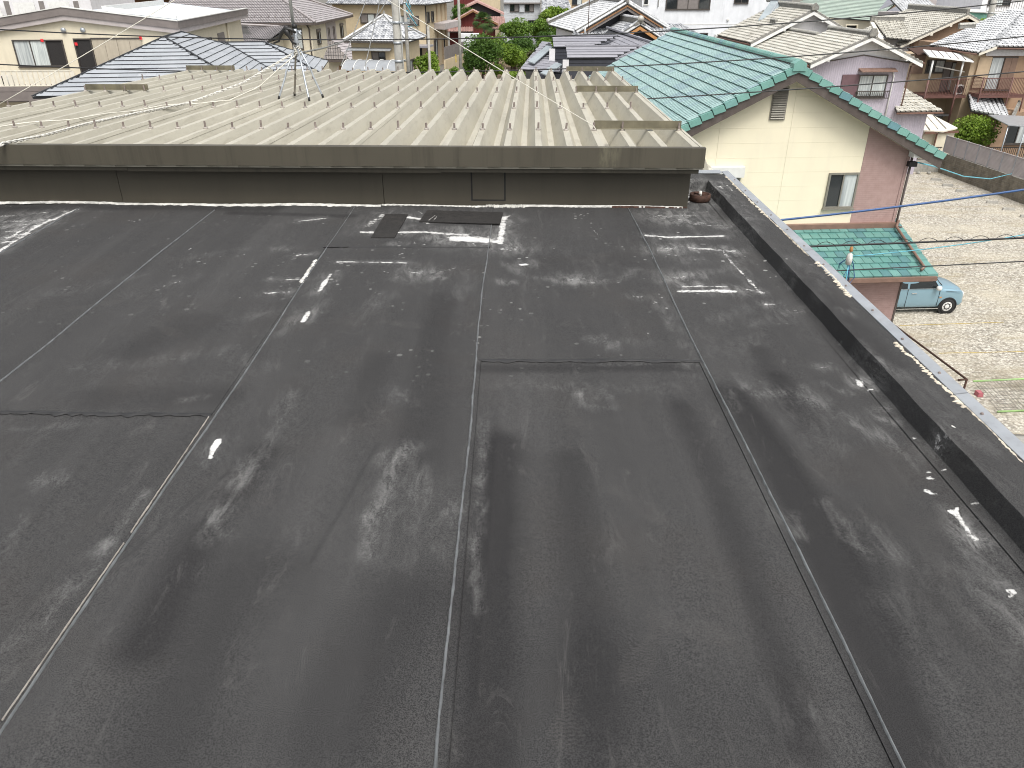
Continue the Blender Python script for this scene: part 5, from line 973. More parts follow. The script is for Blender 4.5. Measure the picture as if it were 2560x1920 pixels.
gg = thing('far_grey_building', 'distant grey-beige building with sliding windows at the top right', 'building', (62, 120, 0), 0); MB().box(-8, 6, 0, 8, 0, 12).build('wall', M['lightband'], gg); window(gg, -1.0, 1.4, 6.6, 8.6, 'F', 0, ('curtain', 'glass', 'brown_sh'), 'frame', .1, .08); window(gg, -6, -4, 6.8, 8.4, 'F', 0, ('glass', 'glass'), 'frame', .1, .08)
# ------------------------------------------------------------------ white ribbed building
KH = thing('white_ribbed_building', 'large white building with ribbed cladding and a wide dark window', 'building', (14, 95, 0), 4)
MB().box(.4, 16.3, 0, 14, 0, 13).build('wall', M['white_rib'], KH); window(KH, 3.05, 8.1, 7.1, 9.2, 'F', 0, ('glass', 'shutter', 'shutter', 'glass'), 'frame', .1, .08, mid=True); window(KH, 10.75, 12.4, 7.7, 9.3, 'F', 0, ('glass', 'glass'), 'frame', .1, .08); window(KH, 6.3, 8.2, 3.4, 4.75, 'F', 0, ('glass', 'glass'), 'frame', .09, .08)
fpart(KH, 'floor_band', 'white', 'F', 0, .4, 16.3, 5.6, 5.66, 0, .03); fpart(KH, 'vent_cowl', 'ac', 'F', 0, 9.0, 9.7, 3.9, 4.6, 0, .35)
for x, z in ((10.3, 6.1), (11.0, 5.4), (10.6, 4.9)): MB().lathe([(.12, -.02), (.14, -.14), (0, -.18)], 10, (x, 0, z), 'y').build('vent_hood', M['ac'], KH)
window(KH, .55, 1.1, 7.6, 9.2, 'F', 0, ('glass',), 'ac', .06, .06); pipe(KH, [(2.2, -.1, 13), (2.2, -.1, 7.4)], .06, 'ac')
# ------------------------------------------------------------------ traditional house with heavy silver tiles
IH = thing('traditional_tile_house', 'traditional house with layered silver tile gables and an ogre ridge tile', 'house', (9, 75, 0), 10)
IX, IZ, IS = 1.07, 8.42, .525
MB().box(-2.9, 5.0, 1.6, 10, 0, 5.9).build('wall', M['whitewall'], IH); MB().prism([(-3.0, 1.2, 6.0), (5.0, 1.2, 6.0), (IX, 1.2, 8.05)], (0, .3, 0)).build('gable_board', M['navy'], IH)
kw = dict(thick=.06, amp=.06); he = IZ - IS * 4.4
slope(IH, (IX - 4.4, 11.7, he), (IX - 4.4, -.2, he), (IX, -.2, IZ), (IX, 8, IZ), 's', 'tile_silver', .3, .33, **kw); slope(IH, (IX + 4.4, -.2, he), (IX + 4.4, 11.7, he), (IX, 8, IZ), (IX, -.2, IZ), 's', 'tile_silver', .3, .33, **kw)
for s in (-1, 1):
    ex = IX + s * 4.4
    ridge_row(IH, (IX, .35, IZ + .12), (ex, .35, he + .12), .15, .3, 'tile_silver', False, .12, 'descending_ridge'); ridge_row(IH, (IX, -.12, IZ + .02), (ex, -.12, he + .02), .13, .3, 'tile_silver', False, .02, 'verge_row')
    barge(IH, (IX, -.2, IZ - .14), (ex, -.2, he - .14), .13, .06, 'wood'); barge(IH, (IX, -.1, IZ - .3), (ex - s * .3, -.1, he - .15), .22, .06, 'shutter', 'inner_barge')
    ridge_row(IH, (ex, 11.7, he + .1), (IX, 8, IZ + .1), .17, .3, 'tile_silver', False, .2, 'hip_ridge')
ridge_row(IH, (IX, -.3, IZ + .1), (IX, 8, IZ + .1), .16, .3, 'tile_silver', False, .3)
MB().lathe([(0, -.2), (.2, -.16), (.25, 0), (.2, .16), (0, .2)], 10, (IX - 4.4, 11.7, he + .4), 'y').build('hip_end_tile', M['ridge_cap'], IH, True)
slope(IH, (-5.0, -3.2, 5.3), (1.0, -3.2, 5.3), (1.0, 1.1, 6.35), (-3.2, 1.1, 6.35), 's', 'tile_mottle', .3, .33, name='front_roof', **kw)
slope(IH, (3.5, -2.8, 5.6), (8.0, -2.8, 5.6), (6.5, .9, 6.7), (3.5, .9, 6.7), 's', 'tile_mottle', .3, .33, name='front_roof', **kw)
# small front gable with ogre tile
GX, GZ = .92, 6.98
for s in (-1, 1):
    ex = GX + s * 2.5; he = GZ - .56 * 2.5; e, f_ = (ex, -4.4, he), (ex, 1.0, he); A = (f_, e, (GX, -4.4, GZ), (GX, 1.0, GZ)) if s < 0 else (e, f_, (GX, 1.0, GZ), (GX, -4.4, GZ)); slope(IH, *A, 's', 'tile_mottle', .3, .33, name='porch_slope', **kw)
    ridge_row(IH, (GX, -4.1, GZ + .14), (ex, -4.1, he + .14), .13, .3, 'tile_mottle', False, .08, 'descending_ridge'); ridge_row(IH, (GX, -4.45, GZ), (ex, -4.45, he), .12, .3, 'tile_silver', False, .02, 'verge_row'); barge(IH, (GX, -4.48, GZ - .14), (ex, -4.48, he - .14), .26, .07, 'timbernew')
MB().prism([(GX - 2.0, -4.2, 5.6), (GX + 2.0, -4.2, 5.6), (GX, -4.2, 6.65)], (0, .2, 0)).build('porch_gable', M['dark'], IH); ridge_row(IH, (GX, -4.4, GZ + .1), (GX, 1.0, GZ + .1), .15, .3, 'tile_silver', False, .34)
MB().lathe([(.0, -.12), (.16, -.12), (.17, -.04), (.26, -.04), (.28, .1), (0, .1)], 16, (GX, -4.6, GZ + .42), 'y').build('ogre_tile', M['ridge_cap'], IH, True)
for s in (-1, 1): MB().prism([(GX + s * .15, -4.62, GZ + .3), (GX + s * .5, -4.62, GZ + .02), (GX + s * .42, -4.62, GZ - .05), (GX, -4.62, GZ + .12)], (0, .2, 0)).build('ogre_wing', M['ridge_old'], IH)
pl = thing('antenna_pole', 'thin rusty antenna pole with a white dish on the traditional tile roof', 'antenna', (6.6, 73.5, 5.9), 0); MB().tube([(0, 0, 0), (.02, 0, 3.2)], .035, 6).build('pole', M['rust'], pl, True); MB().lathe([(0, 0), (.25, .03), (.36, .1), (.36, .12), (.24, .06), (0, .03)], 16, (-.35, -.2, .45), 'x').build('dish', M['white'], pl, True)
# ------------------------------------------------------------------ charcoal house with two dormers
JH = thing('charcoal_dormer_house', 'charcoal sided house with lilac-grey roofs and two stepped dormers', 'house', (5.6, 48, 0), 3)
def dormer(x0, x1, y, zt, zb, zw, dep):
    s1 = (zt - zb) / dep
    slope(JH, (x0, y, zb), (x1 - 1.6, y, zb), (x1, y + dep, zt), (x0, y + dep, zt), 'long', 'slate2', .24, 9., thick=.035, uthick=.05, name='dormer_roof', under='slate_dk'); MB().box(x0 + .12, x1 - 1.5, y + .1, y + dep + .6, zw, zb - .06).build('dormer_wall', M['navy'], JH)
    for k in range(4): MB().box(x0 + .13, x1 - 1.5, y + .085, y + .099, zb - .1 - .2 * k, zb - .088 - .2 * k).build('siding_lap', M['dark'], JH)
    MB().box(x0 - .25, x0 + .1, y + .05, y + .16, zw - 1.2, zb - .1).build('dormer_cheek', M['whitewall'], JH); MB().box(x0 - .05, x1 + .05, y + dep - .08, y + dep + .1, zt, zt + .08).build('dormer_ridge', M['slate2'], JH)
dormer(-2.42, 1.9, 0, 7.02, 6.5, 4.9, .9); dormer(-2.92, 1.0, 3, 7.36, 6.84, 5.5, .9)
slope(JH, (-1.0, 3.3, 6.2), (1.6, -3.2, 5.2), (3.0, 1.6, 7.05), (.9, 5.8, 7.7), 'long', 'slate2', .3, .4, thick=.03, name='main_roof', under='slate_dk'); MB().bar((.75, 5.9, 7.75), (3.1, 1.2, 7.1), .16, .1).build('roof_ridge', M['slate2'], JH)
MB().box(-4.2, 3.5, 1.2, 9, 0, 5.5).build('wall', M['navy'], JH); slope(JH, (-5.0, 2.2, 5.7), (-2.6, 1.4, 5.55), (-2.9, 5.5, 6.9), (-3.4, 5.8, 6.9), 'long', 'slate2', .35, .6, thick=.02, name='left_roof', under='slate_dk')
for k, (a, b) in enumerate((((-4.5, 2.7, 6.05), (-3.2, 4.6, 6.75)), ((-3.9, .6, 5.6), (-2.9, 1.6, 6.05)))):
    sp = MB().prism([a, (a[0] + .35, a[1] - .4, a[2] - .1), (b[0] + .35, b[1] - .4, b[2] - .05), b], (0, 0, .06)).build('skylight', M['panel'], JH)
pass
# ------------------------------------------------------------------ buff tile-roofed house left of the pole
DH = thing('buff_hip_house', 'buff walled house with large pinkish-grey hip roof left of the utility pole', 'house', (-20.4, 88, 0), -3)
DE, DS = 6.15, .43; dd = 8.2; kw = dict(thick=.05, amp=.03)
slope(DH, (-17, 0, DE), (0, 0, DE), (-dd, dd, DE + DS * dd), (-17, dd, DE + DS * dd), 'wave', 'tile_pink', .36, .34, **kw); slope(DH, (0, 0, DE), (0, 2 * dd, DE), (-dd, dd, DE + DS * dd), (-dd, dd, DE + DS * dd), 'long', 'tile_pink', .36, .9, thick=.05)
ridge_row(DH, (0, 0, DE + .06), (-dd, dd, DE + DS * dd + .06), .12, .36, 'tile_pink', False, .04, 'hip_ridge', 'tile_dark'); ridge_row(DH, (0, 2 * dd, DE + .06), (-dd, dd, DE + DS * dd + .06), .12, .36, 'tile_pink', False, .04, 'hip_ridge', 'tile_dark')
MB().box(-16, -.7, .7, 15.7, 0, DE - .1).build('wall', M['ivory'], DH); MB().box(-17, .08, -.12, -.005, DE - .2, DE + .02).build('gutter', M['brown_trim'], DH); MB().box(.005, .12, -.1, 2 * dd, DE - .2, DE + .02).build('gutter', M['brown_trim'], DH)
for k in range(14): MB().bar((-10.5 + .75 * k, 1.0, DE + .43 + .09), (-10.35 + .75 * k, 1.0, DE + .43 + .09), .06, .12).build('snow_guard', M['tile_dark'], DH)
window(DH, -2.9, -1.7, 3.6, 5.6, 'F', .7, ('shutter', 'lace'), 'frame', .09, .08); pipe(DH, [(-1.1, .6, 5.9), (-.9, .6, 5.6), (-.9, .6, 1)], .07, 'brown_trim')
for y, w, b in ((2.5, 1.3, True), (7.0, .6, False), (9.2, .6, False), (12.5, 1.3, True)): window(DH, y, y + w, 3.9, 5.2 if b else 5.3, 'R', -.7, ('glass', 'curtain') if b else ('curtain',), 'frame', .1, .1, box='shutter' if b else None)
fpart(DH, 'grey_panel', 'lightband', 'R', -.7, 6.4, 10.6, 3.4, 5.95, 0, .04)
slope(DH, (-9.0, -6.6, 4.6), (-3.4, -5.8, 4.75), (-2.8, .65, 5.6), (-9.5, .65, 6.4), 'wave', 'tile_pink', .36, .34, name='lower_roof', **kw); ridge_row(DH, (-10.0, -2.0, 6.2), (-2.7, .3, 5.75), .1, .36, 'tile_pink', False, .04, 'hip_ridge', 'tile_dark'); MB().box(-8.6, -3.8, -5.6, .6, 0, 4.6).build('lower_wall', M['ivory'], DH); window(DH, -6.6, -4.2, 2.6, 4.2, 'F', -5.6, ('glass', 'glass', 'curtain'), 'frame', .1, .08)
pr_ = thing('porch_roof', 'small dark tiled porch roof in front of the buff house', 'porch', (-16.6, 80, 0), -3); slope(pr_, (-1.3, -1.0, 3.5), (1.25, -1.0, 3.5), (-.5, .0, 5.0), (-.75, .0, 5.0), 'wave', 'tile_dark', .33, .33, **kw); slope(pr_, (1.25, -1.0, 3.5), (3.6, 3.2, 3.6), (.9, 3.0, 5.1), (-.55, -.0, 5.0), 'long', 'tile_pink', .33, .8, thick=.05); MB().box(-1.0, 2.6, -.3, 4, 0, 3.4).build('porch_wall', M['ivory'], pr_); MB().box(-1.35, 1.3, -1.1, -1.005, 3.3, 3.5).build('gutter', M['brown_trim'], pr_); fpart(pr_, 'door', 'wood', 'F', -.3, .0, .9, .2, 2.9, 0, .06)
# ------------------------------------------------------------------ pyramid-roofed house, cream flats behind it
EH = thing('pyramid_roof_house', 'small house with mottled grey pyramid tile roof behind the utility pole', 'house', (-10.75, 71.7, 0), -9)
ee, eh, ep = 2.75, 5.8, 7.58
for i, (a, b) in enumerate((((-ee, -ee), (ee, -ee)), ((ee, -ee), (ee, ee)), ((ee, ee), (-ee, ee)), ((-ee, ee), (-ee, -ee)))): slope(EH, (*a, eh), (*b, eh), (0, 0, ep), (0, 0, ep), 's', 'tile_mottle', .25, .28, .05, .05)
for a in ((-ee, -ee), (ee, -ee), (ee, ee), (-ee, ee)): ridge_row(EH, (*a, eh + .03), (0, 0, ep + .03), .1, .3, 'tile_silver', False, .08, 'hip_ridge')
MB().lathe([(.16, 0), (.14, .16), (.06, .24), (.08, .32), (0, .36)], 10, (0, 0, ep + .05)).build('finial', M['ridge_old'], EH, True); MB().box(-2.3, 2.3, -2.3, 2.3, 0, eh - .08).build('wall', M['creamwall2'], EH); MB().box(-ee, ee, -ee - .06, -ee, eh - .12, eh + .01).build('gutter', M['frame'], EH); MB().prism([(-2.6, -2.31, 5.25), (1.2, -2.31, 5.25), (1.2, -2.9, 5.1), (-2.6, -2.9, 5.1)], (0, 0, .06)).build('eave_awning', M['polycarb'], EH); window(EH, -.6, .6, 4.4, 5.0, 'F', -2.3, ('shutter', 'glass'), 'frame', .06, .06); window(EH, -1.2, .4, 1.5, 4.3, 'R', 2.3, ('curtain', 'glass'), 'frame', .08, .06)
ca = thing('carport', 'arched grey polycarbonate carport in front of the pyramid roof house', 'carport', (-13.2, 66.5, 0), -5); m = MB()
for k in range(8):
    a0, a1 = math.pi * (.5 + .06 * k), math.pi * (.5 + .06 * (k + 1)); 
m.prism([(0, -2.2 * math.cos(t) - .0, 3.55 + 1.1 * math.sin(t)) for t in np.linspace(.5, 2.2, 9)] + [(0, -2.2 * math.cos(t), 3.5 + 1.1 * math.sin(t)) for t in np.linspace(2.2, .5, 9)], (4.6, 0, 0)); m.build('roof_sheet', M['polycarb'], ca)
for k in range(6): MB().tube([(.05 + .9 * k, -2.2 * math.cos(t), 3.58 + 1.1 * math.sin(t)) for t in np.linspace(.5, 2.2, 9)], .03, 5).build('roof_rib', M['white'], ca, True)
for x in (.3, 3.6): MB().tube([(x, -1.8, 0), (x, -1.8, 4.1)], .05, 6).build('post', M['white'], ca, True)
FH = thing('buff_flats', 'two-storey buff apartment house with brown shutters behind the pyramid roof', 'apartment house', (-10.6, 104, 0), -12)
MB().box(-12, 0, 0, 9.5, 0, 7.3).build('wall', M['creamwall2'], FH); slope(FH, (-12.5, -.8, 7.35), (.8, -.8, 7.35), (-1.5, 3.5, 8.9), (-12.5, 3.5, 8.9), 's', 'tile_mottle', .3, .32, .06, .06); slope(FH, (.8, -.8, 7.35), (.8, 10, 7.35), (-1.5, 7, 8.9), (-1.5, 3.5, 8.9), 's', 'tile_mottle', .3, .32, .06, .06)
window(FH, -3.9, -.8, 5.05, 6.1, 'F', 0, ('lace', 'curtain', 'shutter'), 'frame', .1, .09); window(FH, -8.4, -5.6, 5.2, 6.3, 'F', 0, ('shutter', 'lace', 'shutter'), 'frame', .1, .09)
for k, y in enumerate((.6, 2.4)): window(FH, y, y + 1.0, 5.3, 6.5, 'R', 0, ('curtain', 'glass'), 'frame', .1, .09)
for y in (4.6, 6.6, 8.4): fpart(FH, 'pilaster', 'tanwall', 'R', 0, y, y + .5, 0, 7.2, 0, .12)
MB().prism([(.0, 3.4, 4.4), (1.6, 3.0, 4.4), (1.9, 9.5, 4.5), (.0, 9.8, 4.5)], (0, 0, .7)).build('canopy_fascia', M['lightband'], FH); window(FH, 3.0, 4.5, 1.2, 3.2, 'R', 0, ('glass', 'curtain'), 'frame', .1, .09); window(FH, 6.8, 7.8, 1.2, 3.2, 'R', 0, ('glass',), 'frame', .1, .09)
MB().box(-2.4, 0.9, -2.6, -.01, 2.7, 2.9).build('entrance_roof', M['slate2'], FH); fpart(FH, 'entrance', 'dark', 'F', 0, -1.9, -.6, .2, 2.5, 0, .05); pipe(FH, [(.06, .06, 7.2), (.06, .06, .5)], .08, 'frame')
for z in (6.4, 4.4): fpart(FH, 'siding_joint', 'joint', 'F', 0, -12, -.01, z, z + .03, 0, .012)
fw = thing('panel_fence', 'grey panel fence on a buff wall along the lane beside the flats', 'fence', (-8.2, 100, 0), -12); MB().box(0, .2, 0, 9, 0, 1.5).build('fence_wall', M['creamwall2'], fw)
for k in range(8): MB().box(.06, .12, .1 + 1.1 * k, 1.15 + 1.1 * k, 1.5, 2.9).build('fence_panel', M['shutter'], fw)
tag(MB().box(-6.9, -4.4, 111, 113, 0, 3.6).build('white_container', M['white_rib'], None), 'white storage container below the red house', 'container')
# ------------------------------------------------------------------ red house, grey house, small far buildings
GH = thing('red_house', 'dark red timber house with faded pink-red tile roof among the trees', 'house', (-5, 122, 0), 3)
MB().prism([(-4, 0, 0), (2.6, 0, 0), (2.6, 0, 4.3), (-.57, 0, 5.8), (-4, 0, 4.0)], (0, 7, 0)).build('wall', M['redwall'], GH)
for s, ex in ((-1, -4.5), (1, 3.0)):
    he = 6.0 - .5 * abs(ex + .57); e, f_ = (ex, -.6, he), (ex, 7, he); A = (f_, e, (-.57, -.6, 6.0), (-.57, 7, 6.0)) if s < 0 else (e, f_, (-.57, 7, 6.0), (-.57, -.6, 6.0)); slope(GH, *A, 's', 'tile_red', .32, .35, .06, .06); barge(GH, (-.57, -.65, 6.05), (ex, -.65, he + .05), .25, .08, 'wood')
for s, ex in ((-1, -2.6), (1, 4.0)):
    he = 7.0 - .42 * abs(ex - .1); e, f_ = (ex, 3.0, he), (ex, 9, he); A = (f_, e, (.1, 3.0, 7.0), (.1, 9, 7.0)) if s < 0 else (e, f_, (.1, 9, 7.0), (.1, 3.0, 7.0)); slope(GH, *A, 's', 'tile_red', .32, .35, .06, .06, name='upper_roof'); barge(GH, (.1, 2.95, 7.05), (ex, 2.95, he + .05), .2, .08, 'tile_red')
MB().prism([(-2.2, 3.4, 4), (3.5, 3.4, 4), (3.5, 3.4, 5.4), (.1, 3.4, 6.8), (-2.2, 3.4, 5.8)], (0, 5, 0)).build('upper_wall', M['dark'], GH); slope(GH, (-4.4, -1.6, 3.3), (-.6, -1.6, 3.3), (-.6, -.05, 3.8), (-4.4, -.05, 3.8), 's', 'tile_red', .3, .35, .06, .06, name='pent_roof'); slope(GH, (1.6, -.8, 3.6), (4.2, -.8, 3.6), (4.0, 2.9, 5.0), (1.0, 2.9, 5.0), 's', 'tile_red', .32, .35, .06, .06, name='side_roof')
HH = thing('light_grey_house', 'light grey clad house with two dark square windows above the trees', 'house', (1.6, 140, 0), 0)
MB().box(-2.95, 3.0, 0, 8, 0, 7.2).build('wall', M['greywall'], HH); window(HH, -1.95, -.45, 5.04, 6.14, 'F', 0, ('glass', 'shutter'), 'frame', .08, .08); window(HH, .5, 2.0, 5.04, 6.14, 'F', 0, ('glass', 'shutter'), 'frame', .08, .08); MB().box(-3.0, 3.05, -.5, -.005, 6.2, 6.4).build('window_hood', M['shutter'], HH)
for z in (4.1, 4.5, 4.85): fpart(HH, 'siding_lap', 'white', 'F', 0, -2.9, 2.95, z, z + .03, 0, .02)
window(HH, 1.0, 2.9, 3.0, 3.8, 'F', 0, ('glass', 'curtain'), 'frame', .08, .08); fpart(HH, 'shutter_case', 'greywall', 'F', 0, -.35, .4, 5.0, 6.1, 0, .2)
th = thing('mottled_roof_house', 'house with speckled grey tile roof right of the light grey house', 'house', (6.6, 134, 0), 0); slope(th, (-2.0, 0, 4.6), (3.2, 0, 4.6), (2.4, 5, 7.0), (-1.8, 5, 7.0), 's', 'tile_mottle', .3, .32, .07, .07); MB().box(-1.8, 3, .5, 5, 0, 4.6).build('wall', M['greywall'], th)
tw = thing('far_tan_house', 'distant tan house with a dark window above the silver tile roof', 'house', (11.5, 152, 0), 0); MB().box(-2.2, 5, 0, 8, 0, 9).build('wall', M['creamwall2'], tw); window(tw, -.9, .9, 5.6, 7.0, 'F', 0, ('glass', 'lace'), 'frame', .1, .1); fpart(tw, 'balcony_band', 'wood', 'F', 0, -2.2, 5, 4.4, 5.2, 0, .3)
cw = thing('far_buff_house', 'distant buff house wall between the red house and the grey house', 'house', (-3.6, 150, 0), 0); MB().box(-2.3, 1.5, 0, 6, 0, 9).build('wall', M['creamwall2'], cw); MB().box(-6.5, -2.31, -1, 5, 0, 9).build('dark_wing', M['redwall'], cw)
CH = thing('white_flats', 'white apartment building with balcony screens at the top left corner', 'apartment house', (-46, 78, 0), 2)
MB().box(-16, 7.6, 0, 10, 0, 13).build('wall', M['whitewall'], CH)
for k in range(4):
    x = -5.2 + 3.1 * k; fpart(CH, 'balcony_screen', 'white', 'F', 0, x, x + 1.9, 7.3, 8.3 + .06 * k, .7, .78); fpart(CH, 'doorway', 'shutter', 'F', 0, x + 1.95, x + 2.4, 7.0, 8.5, 0, .05); fpart(CH, 'balcony_panel', 'ac', 'F', 0, x - .3, x + 2.6, 6.2, 7.25, .78, .9)
MB().box(-16, 7.6, -1, -.005, 6.0, 6.2).build('balcony_slab', M['white'], CH)
dk_ = thing('dark_timber_house', 'dark timber building behind the white flat roof at the top left', 'house', (-42, 98, 0), 2); MB().box(-1, 12, 0, 8, 0, 10).build('wall', M['wood'], dk_); slope(dk_, (-2, -1, 8.4), (13, -1, 8.4), (13, 3, 10), (-2, 3, 10), 's', 'tile_dark', .35, .35, .06, .06)

# ------------------------------------------------------------------ ground, gravel lot, lane, garden
def ground_mat():
    t = NT('bare_ground'); return t.fin(t.mix(t.ramp(t.noise(.3, 6), .3, .7), (.13, .125, .11), (.2, .19, .17)), .9, .2)
def gravel_mat():
    t = NT('crushed_gravel'); v = t.voro(13, out=1); sv = t.sep(v); d = t.voro(13); fine = t.voro(29, out=1); sf = t.sep(fine)
    c = t.mix(sv[0], (.30, .275, .225), (.66, .625, .55)); c = t.mix(t.ramp(sf[1], .55, .8, 0, .55), c, (.2, .18, .15)); c = t.mix(t.ramp(d, .5, .85, 0, .6), c, (.12, .105, .085))
    c = t.mix(t.ramp(t.noise(.35, 5, .6), .45, .68, 0, .6), c, (.5, .455, .36)); rut = t.ramp(t.noise(.8, 6, .65, t.mapv((.22, 1.6, 1), (0, 0, .15))), .5, .7); c = t.mix(t.math('MULTIPLY', rut, .55), c, (.33, .28, .19)); c = t.mix(t.ramp(t.noise(.5, 5, .65, t.mapv((.5, 1.5, 1))), .58, .72, 0, .6), c, (.3, .25, .14)); c = t.mix(t.ramp(t.noise(.22, 3), .6, .75, 0, .5), c, (.2, .175, .12))
    t.bump(t.math('SUBTRACT', 1, d), .03, .8); return t.fin(c, .9, .25)
M['ground'] = ground_mat(); M['gravel'] = gravel_mat(); M['asphalt'] = plain('asphalt', (.07, .07, .07), .85, .2, 3, bump=.004); M['soil'] = plain('garden_soil', (.2, .14, .09), .95, .35, 1.5, dirt=(.12, .14, .05), dscale=.6)
M['lime'] = plain('lime_pipe', (.33, .52, .2), .55, .2, 6, dirt=(.45, .5, .4)); M['net'] = plain('black_net', (.03, .03, .03), .7, .2, 8); M['pinkbox'] = plain('pink_box', (.42, .13, .15), .6, .1, 5); M['tape'] = plain('yellow_rope', (.5, .36, .05), .7, .2, 8)
def sheet(name, pts, z, mat, kind='structure'):
    o = MB().add([(x, y, z) for x, y in pts], [tuple(range(len(pts)))]).build(name, M[mat], None); o['kind'] = kind; return o
g = sheet('ground', [(-700, -300), (700, -300), (700, 1200), (-700, 1200)], 0, 'ground'); tag(g, 'bare ground under the whole neighbourhood')
tag(sheet('gravel_lot', [(12.6, 17.6), (29, 15.5), (27.4, 39), (26.2, 47.9), (18, 48.3), (12.4, 42)], .006, 'gravel'), 'pale crushed gravel parking lot right of the teal roof house')
tag(sheet('lane', [(-8.4, 96), (-5.5, 96), (-4.5, 130), (-8.5, 130)], .006, 'asphalt'), 'narrow asphalt lane beside the buff flats'); tag(sheet('garden_soil', [(-4.5, 90), (9, 90), (9, 118), (-4.4, 118)], .007, 'soil'), 'brown garden soil beneath the trees'); tag(sheet('roadside_pavement', [(11, 8), (30, 6), (29, 15.4), (12.6, 17.5)], .005, 'concrete'), 'concrete pavement strip below the parapet at the right')
for k, (x, y) in enumerate([(25.02, 45.73), (25.05, 44.4), (25.15, 43.08), (25.35, 41.9), (25.57, 40.69), (25.67, 39.33), (25.8, 38.0)]):
    o = MB().prism([(-.3, -.06, 0), (.3, -.06, 0), (.27, -.04, .12), (-.27, -.04, .12)], (0, .12, 0)).build('wheel_stop', M['concrete'], None); o.location = (x, y, .006); o.rotation_euler = (0, 0, R(-8)); tag(o, ('pale wheel stop farthest away, nearest the low back wall', 'second wheel stop counted from the low back wall', 'third wheel stop counted from the low back wall', 'middle wheel stop of the row along the block wall', 'fifth wheel stop counted from the low back wall', 'sixth wheel stop counted from the low back wall', 'nearest wheel stop of the row, closest to the right picture edge')[k], 'wheel stop', 'wheel stops along the block wall')
for k, (p, q) in enumerate([((13.5, 24.6), (17.3, 24.9)), ((13.8, 22.4), (18.2, 22.6))]): tag(MB().tube(sag((*p, .02), (*q, .02), .0, 12), .007, 5).build('parking_rope', M['tape'], None), ('yellow parking rope pegged on the gravel just in front of the car', 'yellow parking rope pegged on the gravel nearest the parapet')[k], 'rope', 'parking ropes on the gravel')
# ------------------------------------------------------------------ block wall with louvred fence
bw = thing('block_wall', 'weathered concrete block wall behind the gravel lot', 'wall', (26.23, 47.94, 0), math.degrees(math.atan2(-7.9, 1.0))); blk = MB().box(.008, .388, -.06, .06, .008, .188).mesh('block', plain('old_concrete_block', (.19, .17, .135), .9, .3, 2.5, dirt=(.05, .046, .04), dscale=1.6, bump=.006)); WL = 9.2
for r in range(6):
    for c in range(int(WL / .396) + 1): meshobj(blk, 'block', bw, loc=(c * .396 - (r % 2) * .198, random.uniform(-.003, .003), r * .196))
MB().box(-.2, WL + .2, -.045, .045, 0, 1.17).build('mortar', M['concrete'], bw)
lf = thing('louvre_fence', 'grey louvred panel fence standing on the block wall', 'fence', (26.23, 47.94, 1.18), math.degrees(math.atan2(-7.9, 1.0)))
for k in range(9):
    x = k * 1.0; MB().box(x - .03, x + .03, -.04, .04, 0, 1.02).build('post', M['alu'], lf); p = MB().box(x + .03, x + .97, -.03, .03, .96, 1.0).build('louvre_panel', M['lightband'], lf); m = MB()
    for j in range(15): m.prism([(x + .03, -.03, .04 + .062 * j), (x + .03, .02, .075 + .062 * j), (x + .03, .02, .09 + .062 * j), (x + .03, -.03, .055 + .062 * j)], (.94, 0, 0))
    m.build('louvres', M['lightband'], p, kind='stuff')
bk = thing('back_wall', 'low grey concrete wall with iron railing at the back of the gravel lot', 'wall', (22.4, 47.9, 0), 0); MB().box(0, 3.8, 0, .14, 0, .75).build('wall_body', M['concrete'], bk); railing(bk, face('F', .07), 0, 3.7, .76, 1.5, .12, 'frame', .025)
for k, x in enumerate((24.1, 24.75, 25.4)): o = MB().lathe([(0, 0), (.1, .01), (.12, .08), (.07, .14), (0, .15)], 10).build('stone_ball', M['concrete'], None, True); o.location = (x, 47.4, .006); tag(o, ('left one of three pale round stones by the low back wall', 'middle one of three pale round stones by the low back wall', 'right one of three pale round stones by the low back wall')[k], 'stone', 'stones by the back wall')
sd_ = thing('garden_shed', 'cream storage shed with brown edges behind the louvred fence', 'shed', (25.2, 48.9, 0), 3); MB().box(.06, .74, -.02, 1.5, .1, 2.25).build('side_body', M['ivory'], sd_); MB().prism([(-.1, -.2, 2.28), (.9, -.6, 2.28), (2.05, -.1, 2.38), (1.2, 1.6, 2.9), (.1, 1.6, 2.9)], (0, 0, .08)).build('roof', M['railwhite'], sd_)
MB().box(.745, 1.3, -.3, 1.4, .1, 2.28).build('door_panel', M['ivory'], sd_); MB().box(1.31, 1.85, -.28, 1.4, .1, 2.28).build('door_panel', M['ivory'], sd_)
for k in range(3): MB().bar((.2 + .5 * k, -.35, 2.4 + .03 * k), (.35 + .45 * k, 1.6, 3.0), .04, .02).build('roof_seam', M['shutter'], sd_)
MB().box(.70, .76, -.34, -.26, .1, 2.28).build('corner_post', M['copper'], sd_); MB().box(-.1, .72, -.42, -.36, 2.16, 2.3).build('roof_edge', M['copper'], sd_); MB().box(.75, 2.0, -.42, -.36, 2.2, 2.34).build('roof_edge', M['copper'], sd_)
